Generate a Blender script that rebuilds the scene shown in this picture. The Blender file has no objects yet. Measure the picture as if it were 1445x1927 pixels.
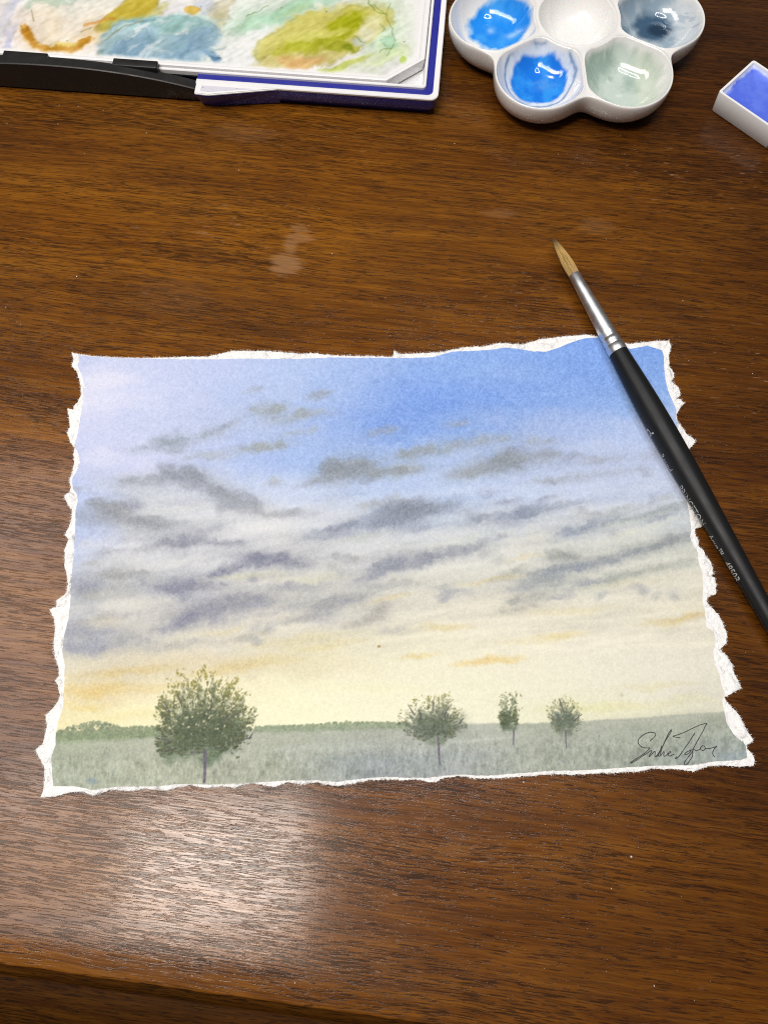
import bpy, bmesh, math
import numpy as np

# ------------------------------------------------------------------ camera
SC = bpy.context.scene
COL = SC.collection
FPX, PITCH, DIST = 1447.0, math.radians(18), 0.278
CAM = np.array([0, -DIST * math.sin(PITCH), DIST * math.cos(PITCH)])
_f = np.array([0, math.sin(PITCH), -math.cos(PITCH)])
_u = np.array([0, math.cos(PITCH), math.sin(PITCH)])
_r = np.array([1.0, 0, 0])
cd = bpy.data.cameras.new('camera')
cd.sensor_fit = 'VERTICAL'; cd.sensor_height = 36.0; cd.lens = 36.0 * FPX / 1927.0
cd.clip_start = 0.005; cd.clip_end = 50
cam = bpy.data.objects.new('camera', cd); COL.objects.link(cam)
cam.location = CAM; cam.rotation_euler = (PITCH, 0, 0)
SC.camera = cam

# ------------------------------------------------------------------ light
W = bpy.data.worlds.new('World'); SC.world = W; W.use_nodes = True
W.node_tree.nodes['Background'].inputs[0].default_value = (1.0, 0.96, 0.92, 1)
W.node_tree.nodes['Background'].inputs[1].default_value = 0.09

def area(name, loc, target, sx, sy, watt, col):
    l = bpy.data.lights.new(name, 'AREA'); l.shape = 'RECTANGLE'; l.size = sx; l.size_y = sy
    l.energy = watt; l.color = col
    o = bpy.data.objects.new(name, l); COL.objects.link(o); o.location = loc
    from mathutils import Vector
    d = Vector(target) - Vector(loc)
    o.rotation_euler = d.to_track_quat('-Z', 'Y').to_euler()
    return o
area('ceiling_lamp_left', (-0.35, -0.29, 1.50), (-0.35, -0.29, 0), 0.36, 0.21, 8.5, (1.0, 0.915, 0.83))
area('glare_softening_light', (-0.53, -0.32, 1.51), (-0.53, -0.32, 0), 0.72, 0.42, 8.5, (1.0, 0.915, 0.83))  # added light overlapping the left lamp, softens the outline of its glare
area('left_haze_light', (-0.90, 0.20, 1.50), (-0.90, 0.20, 0), 0.50, 0.85, 9.0, (1.0, 0.975, 0.955))  # added light that gives the haze along the table's left side
RC_ = (0.14, 0.26, 1.52)                      # circular tube lamp over the table, as a closed ring of short tubes
for k in range(18):
    a = 2 * math.pi * k / 18
    o = area('ring_lamp_segment', (RC_[0] + 0.27 * math.cos(a), RC_[1] + 0.27 * math.sin(a), RC_[2]), (RC_[0] + 0.27 * math.cos(a), RC_[1] + 0.27 * math.sin(a), 0), 0.096, 0.018, 10.8 / 18, (0.96, 0.985, 1.0))
    o.rotation_euler = (0, 0, a + math.pi / 2)
SC.render.engine = 'CYCLES'; SC.cycles.use_denoising = False; SC.cycles.pixel_filter_type = 'BLACKMAN_HARRIS'; SC.cycles.filter_width = 1.1
SC.view_settings.view_transform = 'Standard'; SC.view_settings.look = 'None'
SC.view_settings.exposure = 0.0; SC.view_settings.gamma = 1.0
SC.view_settings.use_curve_mapping = False

# ------------------------------------------------------------------ helpers
def px(u, v, z=0.0):
    """point at height z that a line of sight through (u, v) of the photograph meets"""
    d = _f + _r * ((u - 722.5) / FPX) - _u * ((v - 963.5) / FPX)
    return CAM + d * ((z - CAM[2]) / d[2])

def to_uv(x, y, z=0.0):
    """plan coordinates (metres) -> tracing sheet coordinates"""
    dx, dy, dz = x - CAM[0], y - CAM[1], z - CAM[2]
    w = dy * _f[1] + dz * _f[2]
    return 722.5 + FPX * dx / w, 963.5 - FPX * (dy * _u[1] + dz * _u[2]) / w

def hexc(h):
    return np.array([int(h[i:i + 2], 16) / 255 for i in (0, 2, 4)])

def lin(c):
    c = np.asarray(c, float)
    return np.where(c <= 0.04045, c / 12.92, ((np.maximum(c, 0) + 0.055) / 1.055) ** 2.4)

def smooth(e0, e1, x):
    t = np.clip((x - e0) / (e1 - e0), 0, 1); return t * t * (3 - 2 * t)

def _h(ix, iy, seed):
    n = (ix.astype(np.int64) * 374761393 + iy.astype(np.int64) * 668265263 + seed * 1442695041) & 0x7fffffff
    n = ((n ^ (n >> 13)) * 1274126177) & 0x7fffffff
    n = ((n ^ (n >> 15)) * 1103515245) & 0x7fffffff
    return ((n ^ (n >> 16)) & 0xffff) / 65535.0

def vnoise(x, y, seed=0):
    xi, yi = np.floor(x), np.floor(y); fx, fy = x - xi, y - yi
    fx = fx * fx * (3 - 2 * fx); fy = fy * fy * (3 - 2 * fy)
    a, b, c, d = _h(xi, yi, seed), _h(xi + 1, yi, seed), _h(xi, yi + 1, seed), _h(xi + 1, yi + 1, seed)
    return (a * (1 - fx) + b * fx) * (1 - fy) + (c * (1 - fx) + d * fx) * fy

def fbm(x, y, seed=0, octv=4, gain=0.5):
    s = 0; a = 1; t = 0
    for i in range(octv):
        s = s + a * vnoise(x * 2 ** i + 17.3 * i, y * 2 ** i - 9.1 * i, seed + i); t += a; a *= gain
    return s / t - 0.5

def mesh_np(name, V, Q, cols=None, smooth_sh=True, colname='Col'):
    """mesh from an (n,3) vertex array and an (m,k) face array, k = 3 or 4"""
    V = np.asarray(V, np.float32); Q = np.asarray(Q, np.int32)
    me = bpy.data.meshes.new(name); k = Q.shape[1]
    me.vertices.add(len(V)); me.vertices.foreach_set('co', V.ravel())
    me.loops.add(Q.size); me.loops.foreach_set('vertex_index', Q.ravel())
    me.polygons.add(len(Q)); me.polygons.foreach_set('loop_start', np.arange(len(Q), dtype=np.int32) * k)
    me.polygons.foreach_set('use_smooth', np.full(len(Q), smooth_sh))
    if cols is not None:
        a = me.color_attributes.new(colname, 'FLOAT_COLOR', 'POINT')
        c = np.ones((len(V), 4), np.float32); c[:, :cols.shape[1]] = cols
        a.data.foreach_set('color', c.ravel())
    me.update(calc_edges=True); me.validate()
    return me

def grid_faces(nr, nc, wrap=False):
    i = np.arange(nr - 1)[:, None]; j = np.arange(nc if wrap else nc - 1)[None, :]
    j2 = (j + 1) % nc
    return np.stack([i * nc + j, i * nc + j2, (i + 1) * nc + j2, (i + 1) * nc + j], -1).reshape(-1, 4)

def link(name, me, m=None, parent=None):
    o = bpy.data.objects.new(name, me); COL.objects.link(o)
    if m: me.materials.append(m)
    if parent: o.parent = parent
    return o

def thing(name, label, cat, loc=(0, 0, 0), rz=0.0):
    o = bpy.data.objects.new(name, None); COL.objects.link(o); o.empty_display_size = 0.02
    o.location = loc; o.rotation_euler = (0, 0, rz); o['label'] = label; o['category'] = cat
    return o

# ------------------------------------------------------------------ materials
def newmat(name):
    m = bpy.data.materials.new(name); m.use_nodes = True
    return m, m.node_tree.nodes, m.node_tree.links, m.node_tree.nodes['Principled BSDF']

def pmat(name, col, rough=0.5, metal=0.0, coat=0.0, coat_r=0.1, spec=0.5, bump=None, attr=None, var=0.0, sss=0.0, varscale=60, rvar=0.0):
    m, N, L, B = newmat(name)
    B.inputs['Base Color'].default_value = (*col, 1); B.inputs['Roughness'].default_value = rough
    B.inputs['Metallic'].default_value = metal; B.inputs['Coat Weight'].default_value = coat
    B.inputs['Coat Roughness'].default_value = coat_r; B.inputs['Specular IOR Level'].default_value = spec
    if sss:
        B.inputs['Subsurface Weight'].default_value = sss; B.inputs['Subsurface Scale'].default_value = 0.002
    tc = N.new('ShaderNodeTexCoord')
    if attr:
        a = N.new('ShaderNodeAttribute'); a.attribute_name = attr
        L.new(a.outputs['Color'], B.inputs['Base Color'])
    elif var:
        n = N.new('ShaderNodeTexNoise'); n.inputs['Scale'].default_value = varscale; n.inputs['Detail'].default_value = 6
        L.new(tc.outputs['Object'], n.inputs['Vector'])
        mx = N.new('ShaderNodeMix'); mx.data_type = 'RGBA'
        mx.inputs[6].default_value = (*[c * (1 - var) for c in col], 1); mx.inputs[7].default_value = (*[min(1, c * (1 + var)) for c in col], 1)
        L.new(n.outputs['Fac'], mx.inputs[0]); L.new(mx.outputs[2], B.inputs['Base Color'])
    if rvar:
        n = N.new('ShaderNodeTexNoise'); n.inputs['Scale'].default_value = varscale * 2.3; n.inputs['Detail'].default_value = 5
        L.new(tc.outputs['Object'], n.inputs['Vector'])
        mr = N.new('ShaderNodeMapRange'); mr.inputs[1].default_value = 0.3; mr.inputs[2].default_value = 0.7
        mr.inputs[3].default_value = max(0.02, rough - rvar); mr.inputs[4].default_value = rough + rvar
        L.new(n.outputs['Fac'], mr.inputs[0]); L.new(mr.outputs[0], B.inputs['Roughness'])
    if bump:
        sc, dist, st = bump
        n = N.new('ShaderNodeTexNoise'); n.inputs['Scale'].default_value = sc; n.inputs['Detail'].default_value = 4
        L.new(tc.outputs['Object'], n.inputs['Vector'])
        b = N.new('ShaderNodeBump'); b.inputs['Distance'].default_value = dist; b.inputs['Strength'].default_value = st
        L.new(n.outputs['Fac'], b.inputs['Height']); L.new(b.outputs[0], B.inputs['Normal'])
    return m

# ================================================================== THE TABLE
EDGE0, EDGE1 = px(0, 1815), px(900, 1942)
TROT = math.atan2(EDGE1[1] - EDGE0[1], EDGE1[0] - EDGE0[0])
TORG = EDGE0 + (EDGE1 - EDGE0) * 0.7
def tloc(u, v):
    p = px(u, v) - TORG; c, s = math.cos(-TROT), math.sin(-TROT)
    return p[0] * c - p[1] * s, p[0] * s + p[1] * c

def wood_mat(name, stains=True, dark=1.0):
    m, N, L, B = newmat(name)
    tc = N.new('ShaderNodeTexCoord')
    def val(op, a, b=None, c=None):
        n = N.new('ShaderNodeMath'); n.operation = op
        for i, x in enumerate((a, b, c)):
            if x is None: continue
            if isinstance(x, (int, float)): n.inputs[i].default_value = x
            else: L.new(x, n.inputs[i])
        return n.outputs[0]
    def mapping(vec, scale, loc=(0, 0, 0), rot=(0, 0, 0)):
        n = N.new('ShaderNodeMapping'); n.inputs['Scale'].default_value = scale
        n.inputs['Location'].default_value = loc; n.inputs['Rotation'].default_value = rot
        L.new(vec, n.inputs['Vector']); return n.outputs[0]
    def noise(vec, scale=1.0, det=4, rough=0.5):
        n = N.new('ShaderNodeTexNoise'); n.inputs['Scale'].default_value = scale
        n.inputs['Detail'].default_value = det; n.inputs['Roughness'].default_value = rough
        L.new(vec, n.inputs['Vector']); return n.outputs['Fac']
    def ramp(fac, stops):
        n = N.new('ShaderNodeValToRGB'); e = n.color_ramp.elements
        while len(e) < len(stops): e.new(0.5)
        for el, (p, c) in zip(e, stops):
            el.position = p; el.color = (*c, 1) if len(c) == 3 else c
        L.new(fac, n.inputs[0]); return n.outputs[0]
    def rng(x, a, b, c=0.0, d=1.0):
        n = N.new('ShaderNodeMapRange'); n.inputs[1].default_value = a; n.inputs[2].default_value = b
        n.inputs[3].default_value = c; n.inputs[4].default_value = d; L.new(x, n.inputs[0]); return n.outputs[0]
    def mix(f, a, b, mode='MIX'):
        n = N.new('ShaderNodeMix'); n.data_type = 'RGBA'; n.blend_type = mode
        for i, x in ((0, f), (6, a), (7, b)):
            if isinstance(x, (int, float)): n.inputs[i].default_value = x
            elif isinstance(x, tuple): n.inputs[i].default_value = (*x, 1)
            else: L.new(x, n.inputs[i])
        return n.outputs[2]
    # gently wandering grain: bend the coordinate across the grain with a slow noise
    obj = tc.outputs['Object']
    w1 = noise(mapping(obj, (9, 14, 9)), 1, 2)
    w2 = noise(mapping(obj, (45, 60, 45)), 1, 2)
    off = val('ADD', val('MULTIPLY', val('SUBTRACT', w1, 0.5), 0.006), val('MULTIPLY', val('SUBTRACT', w2, 0.5), 0.0008))
    cx = N.new('ShaderNodeCombineXYZ'); L.new(off, cx.inputs[1])
    va = N.new('ShaderNodeVectorMath'); va.operation = 'ADD'; L.new(obj, va.inputs[0]); L.new(cx.outputs[0], va.inputs[1])
    g = va.outputs[0]
    broad = noise(mapping(g, (5, 38, 5)), 1, 3, 0.55)          # cathedral bands
    mid = noise(mapping(g, (26, 560, 26)), 1, 4, 0.6)          # growth streaks
    fine = noise(mapping(g, (85, 2000, 85)), 1, 3, 0.6)        # fibres
    pore = noise(mapping(g, (175, 2700, 175), (3, 7, 1)), 1, 2, 0.5)
    pore2 = noise(mapping(g, (85, 1350, 85), (9, 2, 5)), 1, 3, 0.6)
    blot = noise(mapping(obj, (14, 20, 14)), 1, 4, 0.6)
    t = val('ADD', val('ADD', val('MULTIPLY', broad, 0.34), val('MULTIPLY', mid, 0.36)), val('MULTIPLY', fine, 0.30))
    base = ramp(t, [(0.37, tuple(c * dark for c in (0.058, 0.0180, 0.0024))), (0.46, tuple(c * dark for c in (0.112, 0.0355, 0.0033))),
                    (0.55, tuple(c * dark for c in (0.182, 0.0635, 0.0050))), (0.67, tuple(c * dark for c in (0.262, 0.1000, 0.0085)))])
    # clusters of dark open pores; pores gather in some zones more than in others
    dens = rng(noise(mapping(g, (13, 95, 13), (1, 4, 2)), 1, 3), 0.33, 0.67, -0.055, 0.050)
    pm = rng(val('ADD', pore, dens), 0.545, 0.605)
    pm2 = rng(val('ADD', pore2, dens), 0.570, 0.640)
    col = mix(val('MULTIPLY', pm, 0.68), base, (0.017 * dark, 0.0075 * dark, 0.0030 * dark))
    col = mix(val('MULTIPLY', pm2, 0.48), col, (0.022 * dark, 0.010 * dark, 0.0038 * dark))
    col = mix(rng(blot, 0.40, 0.66, 0.0, 0.24), col, (0.050 * dark, 0.020 * dark, 0.0075 * dark))
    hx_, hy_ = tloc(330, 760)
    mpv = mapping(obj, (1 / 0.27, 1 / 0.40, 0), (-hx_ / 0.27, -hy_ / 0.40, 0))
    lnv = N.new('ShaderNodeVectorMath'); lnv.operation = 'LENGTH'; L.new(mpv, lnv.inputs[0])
    oval_tone = rng(val('ADD', lnv.outputs['Value'], val('MULTIPLY', val('SUBTRACT', noise(mapping(g, (4, 22, 4), (5, 5, 5)), 1, 3), 0.5), 0.9)), 0.28, 1.0, 1.20, 0.46)  # colour multiplier: paler around one centre, darker outwards in a ragged oval
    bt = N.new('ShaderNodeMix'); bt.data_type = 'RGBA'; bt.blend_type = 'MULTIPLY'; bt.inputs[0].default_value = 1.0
    cb = N.new('ShaderNodeCombineXYZ'); L.new(oval_tone, cb.inputs[0]); L.new(val('POWER', oval_tone, 1.12), cb.inputs[1]); L.new(val('POWER', oval_tone, 0.9), cb.inputs[2])
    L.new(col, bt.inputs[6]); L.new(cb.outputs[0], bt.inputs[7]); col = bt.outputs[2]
    rough = rng(noise(mapping(obj, (60, 90, 60)), 1, 5, 0.65), 0.3, 0.75, 0.22, 0.36)
    if stains:
        ragged = val('MULTIPLY', val('SUBTRACT', noise(mapping(g, (70, 900, 70), (4, 4, 4)), 1, 4, 0.65), 0.5), 2.6)
        tot = None
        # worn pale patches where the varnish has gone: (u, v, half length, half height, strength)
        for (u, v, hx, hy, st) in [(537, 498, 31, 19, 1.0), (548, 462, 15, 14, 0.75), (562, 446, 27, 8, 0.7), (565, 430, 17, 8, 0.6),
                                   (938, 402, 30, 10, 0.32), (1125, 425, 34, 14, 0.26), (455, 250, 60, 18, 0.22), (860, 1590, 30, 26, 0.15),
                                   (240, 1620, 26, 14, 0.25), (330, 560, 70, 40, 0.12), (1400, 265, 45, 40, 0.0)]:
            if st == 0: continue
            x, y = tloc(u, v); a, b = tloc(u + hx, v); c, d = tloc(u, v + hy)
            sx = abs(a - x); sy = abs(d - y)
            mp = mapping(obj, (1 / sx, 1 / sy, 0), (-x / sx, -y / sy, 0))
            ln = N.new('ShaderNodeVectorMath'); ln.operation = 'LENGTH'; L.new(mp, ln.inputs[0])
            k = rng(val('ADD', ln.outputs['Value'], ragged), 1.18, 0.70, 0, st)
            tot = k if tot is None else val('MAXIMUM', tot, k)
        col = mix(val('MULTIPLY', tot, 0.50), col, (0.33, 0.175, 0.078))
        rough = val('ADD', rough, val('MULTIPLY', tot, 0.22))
        # short pale scuffs along the grain
        sc = noise(mapping(g, (190, 1300, 190), (11, 3, 8)), 1, 2, 0.5)
        area_ = rng(noise(mapping(obj, (16, 16, 16), (2, 8, 0)), 1, 2), 0.50, 0.68)
        sk = val('MULTIPLY', rng(sc, 0.665, 0.72), area_)
        col = mix(val('MULTIPLY', sk, 0.55), col, (0.36, 0.22, 0.13))
        # a few long hairline scratches across the grain
        for (rz, o, s) in ((0.9, 3.1, 26), (-0.55, 7.7, 19)):
            mp = mapping(obj, (s * 0.55, s * 26, s), (o, o * 2, 0), (0, 0, rz))
            sn = noise(mp, 1, 1, 0.3)
            lines = rng(val('ABSOLUTE', val('SUBTRACT', sn, 0.5)), 0.0016, 0.0)
            gate = rng(noise(mapping(obj, (22, 22, 22), (o, 0, o)), 1, 2), 0.60, 0.66)
            col = mix(val('MULTIPLY', val('MULTIPLY', lines, gate), 0.35), col, (0.33, 0.20, 0.12))
    L.new(col, B.inputs['Base Color'])
    L.new(rough, B.inputs['Roughness'])
    B.inputs['Specular IOR Level'].default_value = 0.08
    por = val('MAXIMUM', pm, pm2)
    L.new(val('MULTIPLY', val('SUBTRACT', 1.0, val('MULTIPLY', por, 0.40)), val('ADD', 0.10, val('MULTIPLY', fine, 0.62))), B.inputs['Coat Weight'])
    B.inputs['Coat Roughness'].default_value = 0.13
    hgt = val('SUBTRACT', val('MULTIPLY', fine, 0.55), val('MULTIPLY', val('MAXIMUM', pm, pm2), 0.45))
    hgt = val('ADD', hgt, val('MULTIPLY', mid, 0.6))
    bp = N.new('ShaderNodeBump'); bp.inputs['Distance'].default_value = 0.00008; bp.inputs['Strength'].default_value = 0.6
    L.new(hgt, bp.inputs['Height']); L.new(bp.outputs[0], B.inputs['Normal']); 
    bc = N.new('ShaderNodeBump'); bc.inputs['Distance'].default_value = 0.00006; bc.inputs['Strength'].default_value = 0.34
    L.new(hgt, bc.inputs['Height']); L.new(bc.outputs[0], B.inputs['Coat Normal'])
    return m

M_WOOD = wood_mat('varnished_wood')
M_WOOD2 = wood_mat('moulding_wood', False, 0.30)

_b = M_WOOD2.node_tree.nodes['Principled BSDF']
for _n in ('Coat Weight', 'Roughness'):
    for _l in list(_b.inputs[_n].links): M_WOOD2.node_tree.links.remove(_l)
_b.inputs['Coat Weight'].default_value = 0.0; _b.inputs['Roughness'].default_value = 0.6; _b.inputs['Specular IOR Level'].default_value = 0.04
fm = bpy.data.meshes.new('floor')
fm.from_pydata([(-4, -4, 0), (4, -4, 0), (4, 4, 0), (-4, 4, 0)], [], [(0, 1, 2, 3)])
floor = link('floor', fm, pmat('floor_covering', (0.085, 0.08, 0.065), 0.8, var=0.3, varscale=120))
floor.location.z = -0.74; floor['kind'] = 'structure'

table = thing('wooden_table', 'dark varnished wooden table with a stepped moulding along its edge', 'table',
              (TORG[0], TORG[1], -0.74), TROT)
def extrude_profile(name, prof, x0, x1, m, parent, seg=40, wob=0.0):
    """sweep a (y, z) profile along x"""
    prof = np.array(prof); xs = np.linspace(x0, x1, seg); P = np.zeros((seg, len(prof), 3))
    P[..., 0] = xs[:, None]; P[..., 1] = prof[None, :, 0]; P[..., 2] = prof[None, :, 1]
    if wob:
        P[..., 1] += (fbm(xs * 300, xs * 0, 5, 3)[:, None]) * wob
    return link(name, mesh_np(name, P.reshape(-1, 3), grid_faces(seg, len(prof))), m, parent)
TZ = 0.74
def box_mesh(name, x0, x1, y0, y1, z0, z1, bev=0.0):
    bm = bmesh.new(); bmesh.ops.create_cube(bm, size=1)
    for v in bm.verts:
        v.co = ((x0 + x1) / 2 + v.co.x * (x1 - x0), (y0 + y1) / 2 + v.co.y * (y1 - y0), (z0 + z1) / 2 + v.co.z * (z1 - z0))
    if bev:
        bmesh.ops.bevel(bm, geom=bm.edges[:], offset=bev, segments=2, affect='EDGES', profile=0.5)
    me = bpy.data.meshes.new(name); bm.to_mesh(me); bm.free()
    for p in me.polygons: p.use_smooth = bev > 0
    return me
X0, X1, Y1 = -0.75, 0.60, 0.62
# the top: a slab with its front edge rounded over
prof = [(Y1, TZ - 0.020), (Y1, TZ), (0.30, TZ), (0.012, TZ), (0.0009, TZ)]
for a in np.linspace(0, math.pi / 2, 5)[1:]:
    prof.append((0.0009 - 0.0009 * math.sin(a), TZ - 0.0009 * (1 - math.cos(a))))
prof += [(0.0004, TZ - 0.0062), (0.0004, TZ - 0.020), (Y1, TZ - 0.020)]
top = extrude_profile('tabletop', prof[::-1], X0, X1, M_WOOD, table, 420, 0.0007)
# stepped moulding standing proud below the top
mp = [(0.0002, TZ - 0.0052), (-0.0010, TZ - 0.0056)]
for a in np.linspace(0, math.pi / 2, 6): mp.append((-0.0014 - 0.0034 * math.sin(a), TZ - 0.0058 - 0.0034 * (1 - math.cos(a))))
mp += [(-0.0050, TZ - 0.0115), (-0.0064, TZ - 0.0120)]
for a in np.linspace(0, math.pi / 2, 10): mp.append((-0.0068 - 0.0185 * math.sin(a), TZ - 0.0118 - 0.0100 * (1 - math.cos(a))))
mp += [(-0.0253, TZ - 0.030), (-0.012, TZ - 0.036), (0.0008, TZ - 0.036)]
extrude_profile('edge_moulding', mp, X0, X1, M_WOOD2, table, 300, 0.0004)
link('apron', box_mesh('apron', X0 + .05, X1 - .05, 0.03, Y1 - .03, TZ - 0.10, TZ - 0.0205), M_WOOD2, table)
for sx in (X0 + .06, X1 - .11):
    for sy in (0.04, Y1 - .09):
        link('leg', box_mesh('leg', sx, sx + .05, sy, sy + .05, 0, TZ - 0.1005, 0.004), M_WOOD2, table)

# ================================================================== paint canvas
class Canvas:
    def __init__(s, u0, u1, v0, v1, base, seed=1):
        s.u0, s.v0 = u0, v0
        s.U, s.V = np.meshgrid(np.arange(u0, u1), np.arange(v0, v1))
        s.U = s.U.astype(float); s.V = s.V.astype(float)
        s.C = np.ones(s.U.shape + (3,)) * np.asarray(base)
        s.A1 = fbm(s.U / 42, s.V / 26, seed, 3); s.B1 = fbm(s.U / 42, s.V / 26, seed + 40, 3)
        s.A2 = fbm(s.U / 9, s.V / 9, seed + 80, 3); s.B2 = fbm(s.U / 9, s.V / 9, seed + 120, 3)
        s.T = np.zeros(s.U.shape)
    def win(s, x0, x1, y0, y1):
        h, w = s.U.shape
        a = int(max(0, x0 - s.u0)); b = int(min(w, x1 - s.u0 + 1)); c = int(max(0, y0 - s.v0)); d = int(min(h, y1 - s.v0 + 1))
        return (slice(c, d), slice(a, b)) if b > a and d > c else None
    def mixin(s, w, a, col):
        s.C[w] = s.C[w] * (1 - a[..., None]) + np.asarray(col) * a[..., None]
    def blob(s, cx, cy, rx, ry, ang, col, alpha=1.0, soft=0.5, warp=10, fine=3, edge=0, ecol=None, gran=0):
        R = max(rx, ry) * (1 + soft) + warp + fine + 3
        w = s.win(cx - R, cx + R, cy - R, cy + R)
        if w is None: return
        x = s.U[w] - cx + s.A1[w] * warp * 2 + s.A2[w] * fine * 2; y = s.V[w] - cy + s.B1[w] * warp * 2 + s.B2[w] * fine * 2
        c, n = math.cos(ang), math.sin(ang)
        d = np.hypot((x * c + y * n) / rx, (-x * n + y * c) / ry)
        a = smooth(1 + soft, 1 - soft, d)
        if gran: a = a * np.clip(1 + gran * s.A2[w] * 3, 0, 1.4)
        col = hexc(col) if isinstance(col, str) else col
        s.mixin(w, np.clip(a * alpha, 0, 1), col)
        if edge:
            e = np.exp(-((d - 1) / (2.2 / min(rx, ry))) ** 2) * np.clip(0.55 + 2 * s.A1[w], 0, 1)
            s.mixin(w, np.clip(e * edge, 0, 1), hexc(ecol) if ecol else np.asarray(col) * 0.6)
        s.T[w] = np.maximum(s.T[w], a * alpha)
    def stroke(s, pts, width, col, alpha=1.0, soft=0.5, warp=3, fine=1.5):
        pts = np.array(pts, float); R = max(np.atleast_1d(width)) * 2 + warp + fine + 3
        w = s.win(pts[:, 0].min() - R, pts[:, 0].max() + R, pts[:, 1].min() - R, pts[:, 1].max() + R)
        if w is None: return
        x = s.U[w] + s.A1[w] * warp * 2 + s.A2[w] * fine * 2; y = s.V[w] + s.B1[w] * warp * 2 + s.B2[w] * fine * 2
        wd = np.broadcast_to(np.asarray(width, float), (len(pts),))
        best = np.full(x.shape, 1e9)
        for i in range(len(pts) - 1):
            p, q = pts[i], pts[i + 1]; dd = q - p; l2 = max(dd @ dd, 1e-9)
            t = np.clip(((x - p[0]) * dd[0] + (y - p[1]) * dd[1]) / l2, 0, 1)
            best = np.minimum(best, np.hypot(x - p[0] - t * dd[0], y - p[1] - t * dd[1]) / (wd[i] + (wd[i + 1] - wd[i]) * t))
        a = smooth(1 + soft, 1 - soft, best) * alpha
        s.mixin(w, a, hexc(col) if isinstance(col, str) else col)
        s.T[w] = np.maximum(s.T[w], a)
    def sample(s, u, v, arr=None):
        arr = s.C if arr is None else arr
        h, w = s.U.shape
        x = np.clip(u - s.u0, 0, w - 1.001); y = np.clip(v - s.v0, 0, h - 1.001)
        xi, yi = x.astype(int), y.astype(int); fx, fy = (x - xi), (y - yi)
        if arr.ndim == 3: fx, fy = fx[..., None], fy[..., None]
        return (arr[yi, xi] * (1 - fx) + arr[yi, xi + 1] * fx) * (1 - fy) + (arr[yi + 1, xi] * (1 - fx) + arr[yi + 1, xi + 1] * fx) * fy

rs = np.random.RandomState(7)

# ================================================================== THE WATERCOLOUR
# --- outlines of the sheet (torn, white) and of the painted skin, traced clockwise side by side
OUT_TOP = [(137,665),(150,668),(182,671),(236,673.5),(292,674),(356,672),(392,672.5),(420,666),(438,662),(461,662.5),(493,663.4),(529,665),(561,668),(593,667),(625,671),(671,672.5),(739,674),(742,662),(750,667),(782,666.6),(832,663.4),(876,654),(910,653),(938,646.5),(983,649.7),(1015,639),(1061,633.7),(1102,631.4),(1129,637),(1182,649),(1225,644),(1257,642)]
INN_TOP = [(150,671),(200,674.5),(292,676.5),(360,678.5),(420,678.5),(465,678.5),(511,679.4),(560,678.5),(625,676),(694,677),(750,676.6),(814,674),(851,663.6),(896,662),(933,659),(947,656.5),(974,659),(1001,663.4),(1024,664.3),(1047,657.5),(1070,648),(1097,639.5),(1129,638.5),(1184,659),(1216,653),(1243.6,661)]
OUT_RIGHT = [(1257,642),(1262,653),(1258,669),(1259,690),(1268,702),(1267,710.6),(1263,718),(1277,729),(1280.5,744),(1271,748),(1279.5,751),(1288,758),(1274,773),(1271,785),(1278.4,798),(1288,810),(1290,815.5),(1308.5,829),(1300,841),(1292,848),(1285,870),(1280,900),(1284,929),(1298,941),(1300,949),(1312,965),(1321.5,985),(1320,992),(1308.7,993.6),(1306.5,1000),(1309,1008.5),(1314,1021),(1313,1027),(1324,1037),(1327.5,1045),(1337.5,1058),(1341,1070),(1342,1080),(1334,1083),(1345,1087),(1348,1100),(1346,1120),(1335,1120.6),(1327.5,1131),(1336,1140),(1354,1160),(1362,1179),(1368.5,1197),(1364.6,1212),(1353.7,1223),(1367,1234),(1379,1254),(1377.7,1262),(1386.4,1277.6),(1394.5,1295),(1382,1301.6),(1367,1311),(1359,1313.5),(1375.5,1330),(1391,1347),(1404,1373.5),(1417,1393),(1410,1398.5),(1403,1402),(1405,1415),(1412.6,1418),(1418.5,1430),(1416,1441)]
INN_RIGHT = [(1243.6,661),(1247,671),(1248,692),(1250,713),(1255.6,735.5),(1265,758),(1272,773),(1270,785),(1274,798),(1273,808),(1281.5,823),(1288,839),(1282,880),(1281,915),(1287,932),(1292,953),(1295.4,969),(1296.5,980),(1299,994),(1296.5,1007),(1299,1020),(1310,1038),(1313,1059.5),(1319,1075),(1321.5,1096),(1320,1134),(1325.4,1153),(1326.5,1179),(1341.7,1190),(1344,1205.6),(1339.5,1227),(1343,1251),(1351.5,1269),(1355,1286),(1361,1306),(1357,1317),(1361,1341),(1364.6,1360),(1377.7,1382),(1400,1402),(1401,1415),(1402,1426)]
OUT_BOT = [(1416,1441),(1391,1442.7),(1355,1440.7),(1331.6,1442),(1303,1452),(1272,1447),(1226,1447),(1195,1453),(1148,1454.6),(1081,1458),(1040,1457),(978,1462),(916,1465),(891,1465),(870,1461),(836,1463.4),(818.6,1472.6),(787,1467.5),(726,1467.5),(700,1468),(670,1474),(632,1479),(593,1472),(573,1477),(540,1472),(515,1481.6),(491,1477),(472,1473),(443,1483),(418,1479),(389,1484),(355,1477),(317,1487.4),(273,1484),(244,1489),(210,1486.5),(197,1491),(176,1497),(157,1489),(133,1491),(108,1498.6),(79,1501)]
INN_BOT = [(1402,1426),(1390,1430),(1340,1433),(1300,1440),(1270,1440),(1230,1441),(1195,1443),(1150,1446),(1080,1450),(1040,1450),(980,1455),(917,1459),(890,1459),(870,1457),(836,1459),(800,1464),(726,1462),(700,1463),(632,1471),(593,1468),(540,1468),(491,1472),(440,1475),(390,1476),(340,1475),(300,1479),(250,1480),(221,1480),(178,1486),(143,1479),(103.6,1479)]
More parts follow.
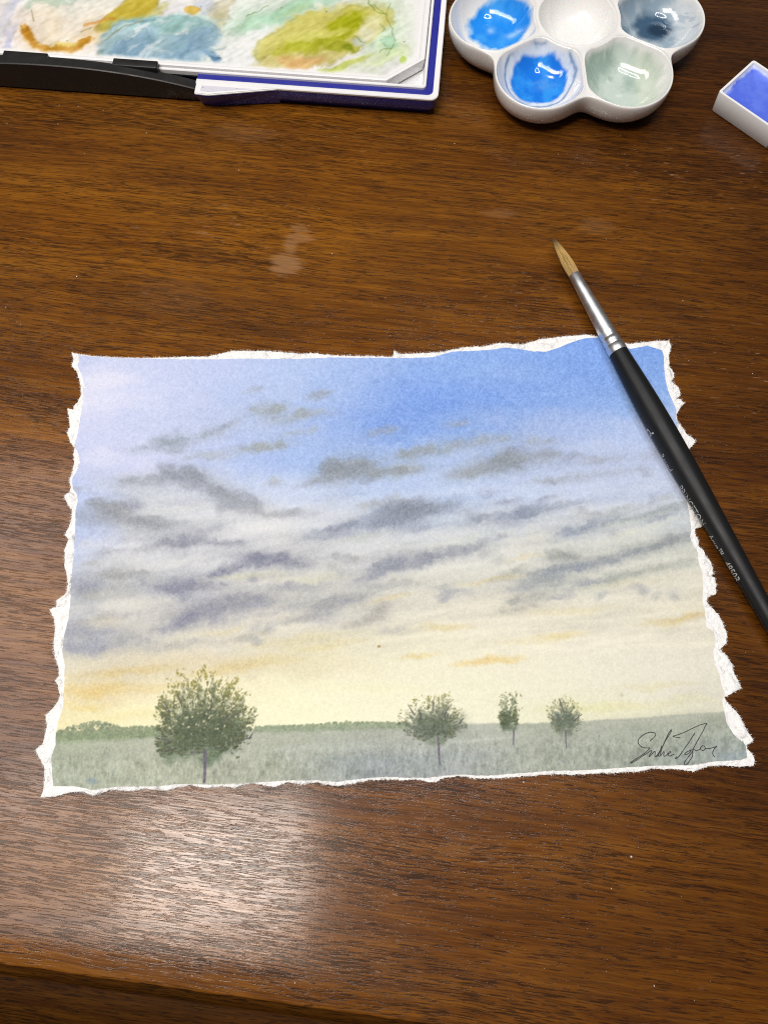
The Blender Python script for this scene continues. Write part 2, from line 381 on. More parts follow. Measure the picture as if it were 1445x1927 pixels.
OUT_LEFT = [(79,1501),(83,1490),(86,1470.5),(85,1442),(73,1422.6),(67.6,1411.7),(79.6,1402),(83,1394),(89.4,1368),(86,1346),(99,1335),(109,1322),(114.5,1309),(109,1289.6),(103.6,1281),(112,1272),(111,1257),(104.7,1237),(101.4,1215.5),(104.7,1187),(101.4,1161),(92.7,1147),(107,1142.5),(107,1130.5),(125.4,1119.6),(129,1104),(123,1067),(122,1035),(129.7,1017),(123,1007.7),(134,980),(134.7,972.5),(137.5,963),(127,948),(120.7,933),(132,926),(134.7,916.5),(131,903),(136.6,888.5),(141,870),(139.4,855),(142,843.6),(133.8,834),(130,823),(126.3,813.7),(132,804),(130,785.7),(128,769),(137.5,778),(140,765),(147.8,757.7),(154,742.7),(152.5,722),(146,700),(136.6,691),(140,679),(137,665)]
INN_LEFT = [(103.6,1479),(101.4,1457.5),(99,1427),(107,1401),(107,1381),(112,1357),(121,1331),(123,1287.5),(124,1252.6),(118.8,1226.4),(123,1193.7),(131,1165.4),(134,1137),(135,1113),(136.5,1090),(141,1035),(143.4,980),(145,985.6),(143,967),(147.4,942.6),(146,931),(138.5,920),(137.5,901.5),(146,888.5),(153.4,870),(149.7,856.7),(143,838),(147.8,819),(155,778),(158,759.6),(161.8,729.7),(155,705),(147.8,690),(151.5,683),(150,671)]
THICK = 0.00055

def world_pts(P):
    P = np.asarray(P, float)
    return np.array([px(u, v, THICK)[:2] for u, v in P])

def polyline_sample(P, n, key=None, keys=None):
    d = np.r_[0, np.cumsum(np.hypot(*np.diff(P, axis=0).T))]
    if keys is None:
        t = np.linspace(0, d[-1], n)
    else:
        t = np.interp(keys, np.maximum.accumulate(key + d * 1e-6), d)
    return np.stack([np.interp(t, d, P[:, 0]), np.interp(t, d, P[:, 1])], 1)

def roughen(P, seed, amp, freq=900):
    t = np.gradient(P, axis=0); t /= np.maximum(np.linalg.norm(t, axis=1, keepdims=True), 1e-9)
    n = np.stack([-t[:, 1], t[:, 0]], 1)
    s = np.r_[0, np.cumsum(np.hypot(*np.diff(P, axis=0).T))]
    win = np.sin(np.linspace(0, math.pi, len(P))) ** 0.3
    f = fbm(s * freq, s * 0 + seed, seed, 5, 0.65)
    return P + n * (f * 2 * amp * win)[:, None]

sides = []
for k, (o, i, ax, sg, n) in enumerate([(OUT_TOP, INN_TOP, 0, 1, 1150), (OUT_RIGHT, INN_RIGHT, 1, -1, 900), (OUT_BOT, INN_BOT, 0, -1, 1150), (OUT_LEFT, INN_LEFT, 1, 1, 900)]):
    O = polyline_sample(world_pts(o), n); I = polyline_sample(world_pts(i), n * 2)
    fo = np.maximum.accumulate(sg * O[:, ax]); fo = (fo - fo[0]) / (fo[-1] - fo[0])
    fi = np.maximum.accumulate(sg * I[:, ax] + np.arange(len(I)) * 1e-9); fi = (fi - fi[0]) / (fi[-1] - fi[0])
    t = 0.75 * fo + 0.25 * np.linspace(0, 1, n)
    I2 = np.stack([np.interp(t, fi, I[:, 0]), np.interp(t, fi, I[:, 1])], 1)
    sides.append((roughen(O, 11 + k, 0.00042, 1500), roughen(I2, 31 + k, 0.00022, 1300)))

PROOT = np.array([*px(760, 1060)[:2], 0])
def lift(x, y):
    """the damp-dried sheet is not flat: slow buckles, corners a little up"""
    a = 0.0009 * (fbm(x * 16, y * 16, 77, 2) + 0.18)
    cx, cy = (x - PROOT[0]) / 0.115, (y - PROOT[1]) / 0.079
    return np.maximum(a, 0) * 1.0 + 0.0017 * np.clip(np.abs(cx) - 0.72, 0, 1) ** 1.2 * 2 * (0.6 + 1.6 * fbm(x * 30, y * 30, 78, 2)) + 0.0013 * np.clip(np.abs(cy) - 0.78, 0, 1) * 3 * (0.5 + 1.8 * fbm(x * 34, y * 34, 79, 2)) + 0.00004

painting = thing('watercolour_painting', 'small watercolour landscape of trees and clouds on torn-edged white paper', 'painting', tuple(PROOT))

# --- the picture itself
CV = Canvas(60, 1440, 620, 1520, (0.93, 0.92, 0.90), 3)
U, V = CV.U, CV.V
ROWS = {
 660: [(150,'C4CDEE'),(400,'BFCBEF'),(700,'A6BFEE'),(900,'8DB0EE'),(1100,'82A8EC'),(1250,'7FA6EA')],
 700: [(160,'D2D8F2'),(250,'CBD3F1'),(400,'BFCBEF'),(550,'B3C7EF'),(700,'9FBAEE'),(800,'8FB1EE'),(950,'8BAEEC'),(1100,'84A9EC'),(1250,'86ABEB')],
 750: [(160,'DCDFF4'),(250,'D0D7F2'),(400,'BCC9EC'),(550,'B0C4EC'),(680,'98B5EC'),(800,'7DA2EA'),(950,'84A8EA'),(1100,'8FB0EC'),(1260,'93B5EC')],
 800: [(160,'CDD3F0'),(300,'C6D0EF'),(450,'B8C6E6'),(600,'A2BAEA'),(740,'80A4E9'),(860,'8BACE8'),(1000,'A3BAE8'),(1150,'B0C4EE'),(1250,'B4C7EE')],
 860: [(155,'C6CEEE'),(280,'CED4EF'),(420,'B6C6EE'),(560,'A6BEEC'),(700,'A2BBE8'),(850,'B0C4EA'),(1000,'AEBFE2'),(1150,'BAC8E8'),(1270,'BFCDEC')],
 920: [(150,'BCC9EC'),(260,'C6CCD8'),(400,'C8CFDE'),(500,'C4D2EE'),(620,'BECDEA'),(760,'BACCEE'),(900,'BBCCEC'),(1050,'C4D0EA'),(1230,'C4CFE6')],
 980: [(150,'B8C6EA'),(250,'BFC4CC'),(380,'CED2D8'),(520,'DADCE0'),(650,'C2CAD8'),(800,'BEC9DA'),(950,'C8D0DC'),(1100,'CED3D8'),(1280,'C2C9CE')],
 1040: [(145,'C4CEE8'),(250,'D2D5DC'),(400,'CACDD3'),(560,'C2C4C8'),(700,'CCD0D6'),(850,'D6D8D4'),(1000,'D8D9D2'),(1150,'D2D4CC'),(1290,'CDCEC2')],
 1100: [(140,'BBC1CE'),(220,'BEC0C2'),(350,'BEC1C8'),(500,'CDCDC9'),(650,'CDCDC7'),(800,'D6D5C9'),(950,'D9D7C8'),(1100,'D3D2C4'),(1310,'DBD5BE')],
 1150: [(135,'C4C7CA'),(250,'CDCBC4'),(400,'BCBEC4'),(500,'CFCDC5'),(650,'CDCCC2'),(800,'DED9C4'),(950,'E2DBC0'),(1150,'E2DCC2'),(1320,'E0D7B9')],
 1200: [(128,'AEB2BE'),(200,'C2C2C0'),(300,'D2CFC2'),(400,'D6D2C4'),(550,'DDD6BA'),(700,'E2DAB8'),(850,'EBE3C2'),(1000,'ECE4C6'),(1200,'E8E1C6'),(1335,'E4DDC2')],
 1250: [(125,'DDD4B4'),(230,'D8CCA6'),(350,'E0D0A2'),(450,'DED0A2'),(600,'E7DBAA'),(750,'F0E8C2'),(900,'F0E9C6'),(1100,'ECE6CA'),(1340,'E4DFC8')],
 1300: [(120,'E8D596'),(220,'E4CE90'),(300,'EDE0AC'),(520,'F3EAB8'),(650,'F3ECC2'),(800,'F1EBC4'),(1000,'EEE9C6'),(1200,'E8E3C8'),(1345,'DED9C2')],
 1345: [(115,'EEDD98'),(250,'F2E6A8'),(520,'F6EFBE'),(700,'F4EEC2'),(900,'F0EBC6'),(1100,'E9E4BA'),(1350,'DFDABA')]}
vs = sorted(ROWS); rowcol = []
uu = np.arange(60, 1440)
for v in vs:
    a = ROWS[v]; x = [q[0] for q in a]; c = np.array([hexc(q[1]) for q in a])
    rowcol.append(np.stack([np.interp(uu, x, c[:, j]) for j in range(3)], 1))
rowcol = np.array(rowcol)
Vw = np.clip(V + CV.A1 * 34 + CV.A2 * 6 + 0.0 * U, vs[0], vs[-1] - 0.01)
idx = np.clip(np.searchsorted(vs, Vw, 'right') - 1, 0, len(vs) - 2)
va = np.array(vs, float); fr = ((Vw - va[idx]) / (va[idx + 1] - va[idx])); fr = fr * fr * (3 - 2 * fr)
ui = np.clip((U + CV.B1 * 70).astype(int) - 60, 0, 1379)
CV.C = rowcol[idx, ui] * (1 - fr[..., None]) + rowcol[idx + 1, ui] * fr[..., None]
yb_ = np.clip(CV.C[..., 0] - CV.C[..., 2], 0, 1); CV.C[..., 2] += yb_ * 0.33; CV.C[..., 1] += yb_ * 0.07; CV.C[..., 0] -= yb_ * 0.03
# wet wash streaks, lying along the drift of the clouds
st = fbm((U + V * 1.5) / 150, (V - U * -0.10) / 16, 201, 4)
st2 = fbm((U) / 60, (V + U * 0.13) / 11, 231, 4)
dry = smooth(880, 960, V) * smooth(1260, 1180, V)
CV.C += (st * 0.10 + st2 * 0.07)[..., None] * (dry[..., None] * np.array([1, 0.97, 0.85]) + 0.12)
# clouds: (u, v, half length, half height, slope, colour, strength)
CL = [(325,832,34,13,-8,'A2ACBC',.62),(392,815,34,9,-12,'A9B4C6',.45),(505,770,34,11,-6,'A3ADB6',.6),(560,783,58,9,-8,'A7B1BA',.5),(600,743,26,6,-14,'A0AABC',.55),(478,736,18,5,-12,'AAB4C8',.35),
 (432,800,30,6,-18,'A4AFC2',.4),(492,842,54,9,-5,'A4ACB2',.6),(300,846,60,8,0,'AAB4C4',.4),(395,858,60,9,-6,'B0B9C6',.35),(560,815,46,8,-8,'AEB8C6',.3),
 (348,896,42,16,8,'8F96A4',.78),(268,906,52,12,-3,'A0A7B2',.62),(390,915,46,14,20,'9DA4B0',.55),(215,962,44,22,5,'989DA6',.72),(278,984,58,17,6,'A0A4AC',.6),(165,975,30,20,0,'A4AEC4',.45),(450,944,54,18,15,'9DA2AD',.62),(520,965,46,10,6,'AFB3BA',.45),
 (652,884,56,22,-12,'929AA3',.74),(735,888,72,11,-6,'98A0A6',.66),(600,905,40,7,-20,'A0A8B4',.5),(800,850,66,11,-10,'9CA5AC',.62),(905,830,70,12,-6,'A6AFB8',.45),(945,872,54,19,-6,'949CA5',.66),(1015,862,46,12,-4,'A0A8B4',.5),(880,890,50,14,-10,'A0A8B0',.5),
 (1015,832,34,8,-4,'A8B0BC',.4),(1120,868,70,9,-5,'ADB5C6',.42),(1150,890,90,7,-8,'B2BACA',.36),(1060,900,80,7,-6,'B4BCCC',.36),(860,798,26,6,-6,'A4AEBE',.4),(720,815,40,9,-12,'9DA9BE',.4),
 (760,966,62,19,-12,'8A92A2',.80),(690,988,92,11,-9,'929BAE',.62),(830,955,40,12,-16,'96A0B2',.55),(905,975,60,9,-12,'A2AAB8',.45),(985,967,48,13,-12,'8F99AE',.66),(1045,955,70,7,-14,'A4ADBE',.45),(610,1008,48,10,-10,'A0A7B4',.5),
 (1110,992,58,13,-16,'98A2B2',.62),(1200,975,60,9,-10,'A2ABB2',.55),(1060,1005,30,6,-8,'9CA6B8',.45),(1255,958,40,12,-12,'A4ACB0',.5),(1160,960,70,7,-12,'B0B6B8',.4),
 (352,1016,64,14,-8,'9295A4',.70),(425,1020,46,7,2,'9598A8',.5),(290,1030,42,9,-16,'9FA2AE',.5),(500,1052,54,13,2,'84879C',.80),(428,1074,44,9,-22,'85889E',.74),(560,1062,30,8,6,'9194A2',.5),(330,1106,46,12,3,'8A8DA0',.78),(385,1104,46,8,6,'9A9CA8',.5),
 (392,1152,70,19,-16,'9496A4',.72),(345,1172,34,9,-28,'9092A4',.56),(470,1130,58,13,-8,'A0A2AA',.5),(235,1080,60,15,-4,'A4A7AA',.55),(165,1112,32,22,0,'A0A5B0',.55),(205,1060,50,9,-8,'AAAEB2',.45),(560,1105,60,11,-6,'ACAEB2',.45),(610,1140,48,12,-18,'A3A5AC',.55),(560,1165,50,7,-6,'AFB0B0',.45),(660,1128,60,10,-16,'A9AAAC',.5),(690,1165,60,16,-18,'B4B2AC',.45),
 (770,1058,78,14,-10,'9398A6',.72),(860,1040,54,11,-10,'9CA1AC',.55),(705,1080,46,9,-22,'9499A8',.55),(655,1050,40,8,-4,'A6A9AE',.4),(735,1100,70,9,-6,'AAADAE',.4),
 (1060,1046,40,13,-4,'A2A6A4',.62),(1048,1072,66,9,-14,'989FA8',.62),(1025,1096,60,14,-6,'9FA6AA',.58),(1110,1065,66,8,-12,'969EAA',.62),(1180,1042,76,9,-15,'999FA6',.66),(1265,1018,56,10,-10,'999FA2',.66),(1000,1125,50,10,-10,'A8ABA8',.5),(1165,1088,84,10,-12,'A8AEA8',.5),(1250,1065,60,8,-10,'AEB2AA',.42),(960,1080,50,10,-20,'AFB2AC',.4),(980,1145,50,8,-8,'B4B3AC',.42),
 (165,1218,46,16,-4,'9DA1B2',.66),(240,1205,62,14,-6,'B0B2B4',.5),(160,1190,40,14,0,'A8ACB6',.5),(330,1215,60,9,-8,'B6B6B2',.42),(220,1160,50,9,-6,'B2B4B6',.42),(450,1200,70,8,-8,'BEBBAE',.4)]
for (u, v, a, b, s_, c, k) in CL:
    if v < 870 and u < 640: k = min(.9, k * 1.3)
    sl = math.tan(math.radians(s_))
    CV.blob(u, v, a * 1.05, b * 1.25, math.radians(s_), c, k * 0.68, 0.65, 7, 5.0)
    for j in range(int(4 + a / 11)):           # rounded puffs heaped along the upper side
        q = rs.uniform(-.8, .8); pr = b * rs.uniform(.45, .95) * (1.1 - abs(q) * .5)
        CV.blob(u + q * a, v + q * a * sl - b * rs.uniform(-.25, .65), pr * rs.uniform(1.3, 2.2), pr * .85, math.radians(s_), hexc(c) * rs.uniform(.94, 1.02), k * rs.uniform(.38, .75), .38, 5, 4)
    CV.blob(u + 3, v + b * 0.25, a * 0.7, b * 0.5, math.radians(s_), hexc(c) * 0.95, k * 0.46, 0.55, 7, 5.0)
for i in range(95):                            # broken scud between the larger clouds
    u, v = rs.uniform(140, 760), rs.uniform(900, 1215)
    if rs.rand() < .35: u, v = rs.uniform(760, 1270), rs.uniform(840, 1130)
    c = hexc(['9CA0AC', 'A6A9B0', '9497A8', 'ADB0B0', '8E93A6'][rs.randint(5)]); a = rs.uniform(10, 30)
    for j in range(4): CV.blob(u + rs.normal(0, a * .5), v + rs.normal(0, 3) - .1 * a * j, a * rs.uniform(.4, .9), rs.uniform(3.5, 8), math.radians(rs.uniform(-16, 2)), c, rs.uniform(.12, .28), .65, 6, 5)
# light lifted between them, and ochre glints
LI = [(470,998,90,12,-6,'E6E7E9',.55),(330,958,70,9,-4,'E2E4E6',.5),(560,1090,80,8,-8,'DEDDD4',.45),(300,1062,80,9,-8,'E0E1E2',.5),(250,1140,90,10,-10,'DAD9D2',.45),(480,1170,90,9,-12,'DEDACB',.5),(680,1030,80,9,-8,'DEE0E2',.5),(820,1085,80,9,-8,'DEDDD2',.45),(620,975,60,12,-8,'DCDFE6',.4),(300,960,60,8,0,'D6D8DA',.35),(180,1020,40,12,-10,'DADDE8',.45),(240,1050,70,10,-14,'E0E1E2',.5),(560,1030,60,7,-6,'D6D8DA',.4),(850,1000,90,9,-10,'DCDEDC',.45),(990,1020,60,10,-12,'E0E0D6',.5),(1200,1000,70,6,-16,'DEDFCE',.5),(340,1060,50,7,-10,'D6D7D8',.4),(560,935,60,8,-6,'D0DAEE',.4),(880,925,120,8,-4,'CCD8EE',.4),(210,715,50,14,0,'E8E8F6',.6),(190,860,34,18,0,'E0E3F4',.5),(1130,840,70,10,0,'C6D2F0',.35),(960,700,60,16,0,'9DBBF0',.4)]
for (u, v, a, b, s_, c, k) in LI: CV.blob(u, v, a, b, math.radians(s_), c, k * 0.9, 0.6, 7, 5)
YE = [(842,1180,36,7,-3,'D6BC72',.62),(912,1246,46,6,-6,'DFB04E',.72),(958,1240,26,5,-6,'E6C878',.5),(1055,1196,38,6,-3,'E2C372',.62),(1000,1205,60,7,-6,'E6D49C',.5),(786,1233,36,5,-10,'E0BF66',.62),(735,1130,38,5,-12,'DFC584',.6),(925,1092,52,5,-9,'DEC586',.6),(1268,1168,52,7,-8,'D6B972',.66),(1290,1163,34,5,-8,'CFB070',.5),(990,1048,34,4,-8,'DDC48A',.5),(1075,1150,70,6,-4,'E0CC94',.5),(1180,1100,60,7,-6,'D6CBA2',.5),
 (240,1262,80,8,-6,'D2B163',.66),(160,1300,46,12,-6,'DDB866',.6),(205,1300,46,10,-8,'D8B45E',.55),(420,1262,60,8,-8,'D8B96E',.6),(490,1246,70,9,-4,'DAC078',.5),(310,1292,50,7,-2,'DBBE74',.5),(160,1330,30,7,0,'E4C468',.6),(560,1205,80,9,-6,'D9C98E',.55),(620,1215,60,6,-6,'DCC880',.5),(420,1190,34,5,-12,'D8C48A',.6),(350,1200,40,5,-10,'D6C9A0',.4),(190,1170,40,9,0,'DCCBA2',.45),(180,1120,26,9,0,'CFC3A4',.4),(470,1085,60,6,-6,'D6CE9E',.5),(580,1090,60,6,-4,'D9D2A4',.45),(690,1010,60,7,-10,'CFCBB0',.4),(1240,1290,60,6,-3,'DFCF94',.5),(1130,1330,90,8,-3,'E2D488',.5),(1290,1320,50,7,-3,'D8CF9C',.5),(700,1295,90,10,0,'EFE6B4',.4),(240,1345,60,8,-6,'EBDA92',.5),(1180,985,70,5,-14,'D2D2BC',.4),(870,1010,50,5,-12,'D4D2B8',.4)]
for (u, v, a, b, s_, c, k) in YE: CV.blob(u, v, a, b, math.radians(s_), hexc(c) * np.array([1.0, 1.03, 1.06]), k * 0.62, 0.85, 9, 4)
CV.blob(713, 1217, 3.2, 2.6, 0, 'A8884A', .9, .3, 0, 1)
CV.blob(1168, 1308, 4.5, 3.5, 0, 'C4BEA6', .5, .4, 0, 1)
# distant meadow
hx = [60, 110, 300, 480, 600, 750, 880, 1000, 1100, 1200, 1290, 1360, 1440]; hy = [1392, 1388, 1381, 1372, 1370, 1366, 1362, 1361, 1357, 1351, 1344, 1340, 1336]
hor = np.interp(U, hx, hy) + CV.B2 * 3.0 + CV.A1 * 3
land = smooth(-2.5, 2.5, V - hor)
LC = [(100,'A9B5A4','A4B0A3'),(300,'B4BDB0','AEB8A8'),(520,'AEB8AC','AAB4A8'),(700,'AEB7AF','9CA8AE'),(860,'B2BBB4','A2ADB0'),(1000,'AEB8AE','A8B3AA'),(1200,'A8B3A8','9FABA4'),(1420,'A6B0A4','98A7AA')]
xs = [q[0] for q in LC]; c1 = np.array([hexc(q[1]) for q in LC]); c2 = np.array([hexc(q[2]) for q in LC])
lt = smooth(0, 90, V - hor)[..., None]
LCOL = np.stack([np.interp(U, xs, c1[:, j]) for j in range(3)], -1) * (1 - lt) + np.stack([np.interp(U, xs, c2[:, j]) for j in range(3)], -1) * lt
grass = fbm(U / 3.0, V / 8.5, 301, 3); tuft = fbm(U / 9, V / 15, 311, 3); lo = fbm(U / 70, V / 20, 321, 3)
dep = smooth(10, 60, V - hor)
LCOL = LCOL + np.array([-.012, -.030, -.045]) + (grass * 0.13 * dep + tuft * 0.17 * dep + lo * 0.09)[..., None] + 0.015
CV.C = CV.C * (1 - land[..., None]) + LCOL * land[..., None]
CV.blob(700, 1432, 90, 12, 0, '8E98A2', .28, .8, 8, 5); CV.blob(860, 1425, 90, 9, -.05, '949EA4', .26, .8, 8, 5); CV.blob(1372, 1424, 30, 10, 0, '93A2B0', .35, .7, 4, 3)
CV.blob(177, 1470, 9, 6, 0, '7C8EA0', .6, .5, 2, 2); CV.blob(640, 1405, 120, 8, -.04, 'C4CBC4', .35, .8, 8, 4); CV.blob(905, 1392, 55, 3, -.10, 'C8CEC6', .5, .7, 3, 2)
CV.blob(1250, 1350, 120, 8, -.08, 'C3C4B6', .45, .8, 4, 3)
for i in range(900):                                   # blades of grass, thicker towards the lower edge
    u = rs.uniform(100, 1400); v = np.interp(u, hx, hy) + 22 + 75 * rs.rand() ** 0.7; l = rs.uniform(3, 9)
    c = hexc(['7E8F7C', '8494A0', '8A9A80', '6F8276', 'BFC8B8'][rs.randint(5)])
    CV.stroke([(u, v), (u + rs.uniform(-1.5, 1.5), v - l)], [0.9, 0.5], c, rs.uniform(.25, .55), .6, 0.6, 0.5)
# far hedge and woods on the horizon
def dab(u, v, r, c, a=0.85):
    CV.blob(u, v, r * rs.uniform(.8, 1.4), r * rs.uniform(.7, 1.1), rs.uniform(0, 3.1), c, a, 0.35, r * 0.5, r * 0.5)
def hedge(u0, u1, base, heights, n, cols):
    for i in range(n):
        u = rs.uniform(u0, u1); b = np.interp(u, base[0], base[1]); h = np.interp(u, heights[0], heights[1])
        t = rs.rand() ** 0.8; v = b - h * t
        dab(u, v, rs.uniform(1.6, 3.8) * (1.15 - 0.5 * t), hexc(cols[rs.randint(len(cols))]) + rs.uniform(-.03, .03), .8)
hedge(106, 300, ([106, 200, 300], [1392, 1390, 1384]), ([106, 130, 175, 200, 230, 300], [14, 22, 34, 32, 20, 18]), 900, ['8F9A7C', '869278', '979F82', 'A4AA88', '7F8B74'])
CV.stroke([(106, 1390), (200, 1386), (300, 1378)], 8, '8C9B7C', .75, .7)
hedge(480, 770, ([480, 620, 770], [1376, 1372, 1368]), ([480, 560, 640, 700, 770], [8, 9, 12, 11, 8]), 700, ['93A084', '8A9A7E', '9EA98C', 'A4AE90'])
CV.stroke([(480, 1376), (620, 1372), (770, 1367)], 5, '98A48E', .6, .8)
# trees painted wet over the sky: stippled crown, bare twigs, stem
def tree(cx, top, bot, crown, n, r, dark, light, stem, stemw, stembot, twigs, hz):
    cv = [c[0] for c in crown]; cl = [c[1] for c in crown]; cr = [c[2] for c in crown]
    for t in twigs: CV.stroke(t, [1.6, 0.7], '5E5A60', .75, .5, 1.2, .6)
    # soft grey-green wash where the crown stands before the meadow
    hgt = bot - top
    for i in range(int(n / 26)):
        v = rs.uniform(hz - hgt * .18, bot - hgt * .04); w_ = (np.interp(v, cv, cl), np.interp(v, cv, cr)); q = rs.uniform(-.78, .78)
        CV.blob(cx + q * (w_[1] if q > 0 else w_[0]), v, r * 2.2, r * 1.7, 0, hexc('75846F') + rs.uniform(-.03, .03), .38, .8, r, r * .8)
    bx, by = cx, bot - hgt * .22
    core = hexc(dark)
    CV.blob(cx, hz - hgt * .02, np.interp(hz, cv, cl) * .62, hgt * .27, 0, core * 1.08, .50, .5, r * 5, r * 4)
    nl = int(18 + n / 200)
    for i in range(nl):                        # limbs fan out from the stem; leaf dabs follow them
        g = -1.75 + 3.5 * (i + rs.uniform(-.4, .4)) / nl
        L_ = 0
        while L_ < 200:
            v = by - L_ * math.cos(g); u = bx + L_ * math.sin(g)
            w_ = np.interp(v, cv, cr) if u > cx else np.interp(v, cv, cl)
            if v < top or v > bot or abs(u - cx) > w_: break
            L_ += 1.5
        L_ *= rs.uniform(.86, 1.04)
        e0, e1 = .2 * L_, .88 * L_
        CV.stroke([(bx + q_ * math.sin(g + w_), by - q_ * math.cos(g + w_)) for q_, w_ in ((e0, 0), ((e0 + e1) / 2, rs.normal(0, .07)), (e1, rs.normal(0, .05)))], [r * 1.5, r * rs.uniform(.9, 1.5), r * .55], core * rs.uniform(.97, 1.12), .42, .5, r * 2.2, r * 2.0)
        for j in range(int(.80 * n / nl * rs.uniform(.6, 1.4))):
            t_ = rs.rand() ** .62; sp = r * (1.5 + 1.3 * (1 - t_)) + 1
            u = bx + L_ * t_ * math.sin(g) + rs.normal(0, 1) * sp * math.cos(g) * .8; v = by - L_ * t_ * math.cos(g) + rs.normal(0, 1) * sp * .8 * abs(math.sin(g)) + rs.normal(0, 1) * r * .4
            if v > bot + 2: continue
            up = float(smooth(hz + 8, top, v)); f = np.clip((.95 * up + .12) * t_ ** 2.0 + rs.uniform(-.15, .2), 0, 1)
            c = core * (1 - f) + hexc(light) * f + rs.uniform(-.035, .03)
            k_ = r * (rs.uniform(.14, .40) if rs.rand() < .8 else rs.uniform(.4, .7))
            CV.blob(u, v, k_ * rs.uniform(1.0, 1.9), k_ * rs.uniform(.6, 1.0), g - math.pi / 2 + rs.normal(0, .5), c, rs.uniform(.6, .95), .3, k_ * .8, k_ * .9)
    for i in range(int(n / 26)):               # chinks of sky and mist
        v = rs.uniform(top + hgt * .25, bot - hgt * .12); w_ = np.interp(v, cv, cl); u = cx + rs.uniform(-.75, .75) * w_
        c = hexc('EFE6BE') if v < hz - 4 else hexc('8A9582')
        CV.blob(u, v, r * rs.uniform(.18, .42), r * rs.uniform(.2, .5), rs.uniform(-.6, .6), c, rs.uniform(.4, .85), .35, r * .3, r * .3)
    for t in twigs: CV.stroke(t, [1.5, 0.7], '5E5A60', .7, .5, 1.2, .6)
    CV.stroke(stem, stemw, '6A6274', .9, .4, 1.2, .8)
tree(384, 1264, 1440, [(1264,40,38),(1290,72,62),(1320,92,88),(1350,98,100),(1380,88,84),(1410,94,78),(1425,92,50),(1440,84,4)], 2900, 5.0, '5A6450', 'A59F5C', [(386, 1415), (387, 1438), (384, 1472)], [3.2, 3.0, 2.4], 1472,
     [[(397,1338),(398,1308)],[(320,1340),(309,1320)],[(342,1328),(334,1306)],[(420,1360),(441,1330)],[(430,1352),(458,1338)],[(322,1396),(298,1389)],[(440,1396),(474,1388)],[(470,1390),(476,1380)],[(335,1408),(308,1414)],[(410,1410),(426,1404)],[(360,1416),(380,1416)]], 1375)
tree(824, 1306, 1404, [(1306,4,26),(1320,58,30),(1345,72,50),(1360,78,54),(1372,68,42),(1385,48,30),(1404,12,6)], 1300, 3.1, '626B5C', 'A5A05E', [(824, 1388), (826, 1412), (827, 1438)], [2.0, 1.9, 1.3], 1438,
     [[(815,1336),(815,1317)],[(792,1352),(788,1338)],[(836,1350),(842,1335)],[(780,1345),(768,1326)],[(864,1362),(872,1352)]], 1363)
tree(957, 1296, 1376, [(1296,4,6),(1310,14,12),(1335,18,18),(1358,17,19),(1376,9,10)], 650, 2.8, '5A6450', '8C924E', [(966, 1376), (967, 1402)], [1.5, 1.0], 1402, [], 1361)
tree(1063, 1310, 1384, [(1310,16,16),(1325,38,26),(1345,32,30),(1362,28,32),(1376,18,20),(1384,6,6)], 800, 2.7, '687264', 'A8A25C', [(1063, 1376), (1065, 1408)], [1.6, 1.0], 1408,
     [[(1052,1356),(1044,1340)],[(1080,1357),(1094,1344)],[(1060,1340),(1052,1316)]], 1361)
yb_ = np.clip(CV.C[..., 0] - CV.C[..., 2], 0, 1); CV.C[..., 2] += yb_ * 0.06
# pigment settling in the hollows of the cold-pressed sheet
g1 = fbm(U / 2.2, V / 2.2, 501, 3, 0.6); g2 = fbm(U / 7, V / 7, 521, 2)
sat = CV.C.max(-1) - CV.C.min(-1); tone = 1 - CV.C.mean(-1)
GR = (0.04 + 0.26 * np.clip(tone, 0, .5) + 0.10 * sat)
CV.C = np.clip(CV.C + (g1 * GR * 1.4 + g2 * GR * 0.35)[..., None] * np.array([1.0, 0.97, 0.82]), 0, 0.97)

# skin: transfinite patch between the four inner borders
def resamp(P, n):
    x = np.linspace(0, len(P) - 1, n); i = np.arange(len(P))
    return np.stack([np.interp(x, i, P[:, 0]), np.interp(x, i, P[:, 1])], 1)
NU, NV = 860, 600
T_ = resamp(sides[0][1], NU); R_ = resamp(sides[1][1], NV); B_ = resamp(sides[2][1][::-1], NU); L_ = resamp(sides[3][1][::-1], NV)
s = np.linspace(0, 1, NU)[None, :, None]; t = np.linspace(0, 1, NV)[:, None, None]
P = (1 - t) * T_[None] + t * B_[None] + (1 - s) * L_[:, None] + s * R_[:, None] - ((1 - s) * (1 - t) * T_[0] + s * (1 - t) * T_[-1] + (1 - s) * t * B_[0] + s * t * B_[-1])
uvx, uvy = to_uv(P[..., 0], P[..., 1], THICK)
cols = lin(CV.sample(uvx, uvy)) * 0.86
tooth = fbm(P[..., 0] * 900, P[..., 1] * 900, 601, 3) * 0.00007
Z = THICK + lift(P[..., 0], P[..., 1]) + tooth
V3 = np.dstack([P[..., 0], P[..., 1], Z]).reshape(-1, 3) - PROOT
M_PAINT = pmat('watercolour_wash', (.8, .8, .8), 0.85, spec=0.25, attr='Col', bump=(1500, 0.00006, 0.55))
F_ = grid_faces(NV, NU)[:, ::-1]
link('painted_surface', mesh_np('painted_surface', V3, F_, cols.reshape(-1, 3)), M_PAINT, painting)

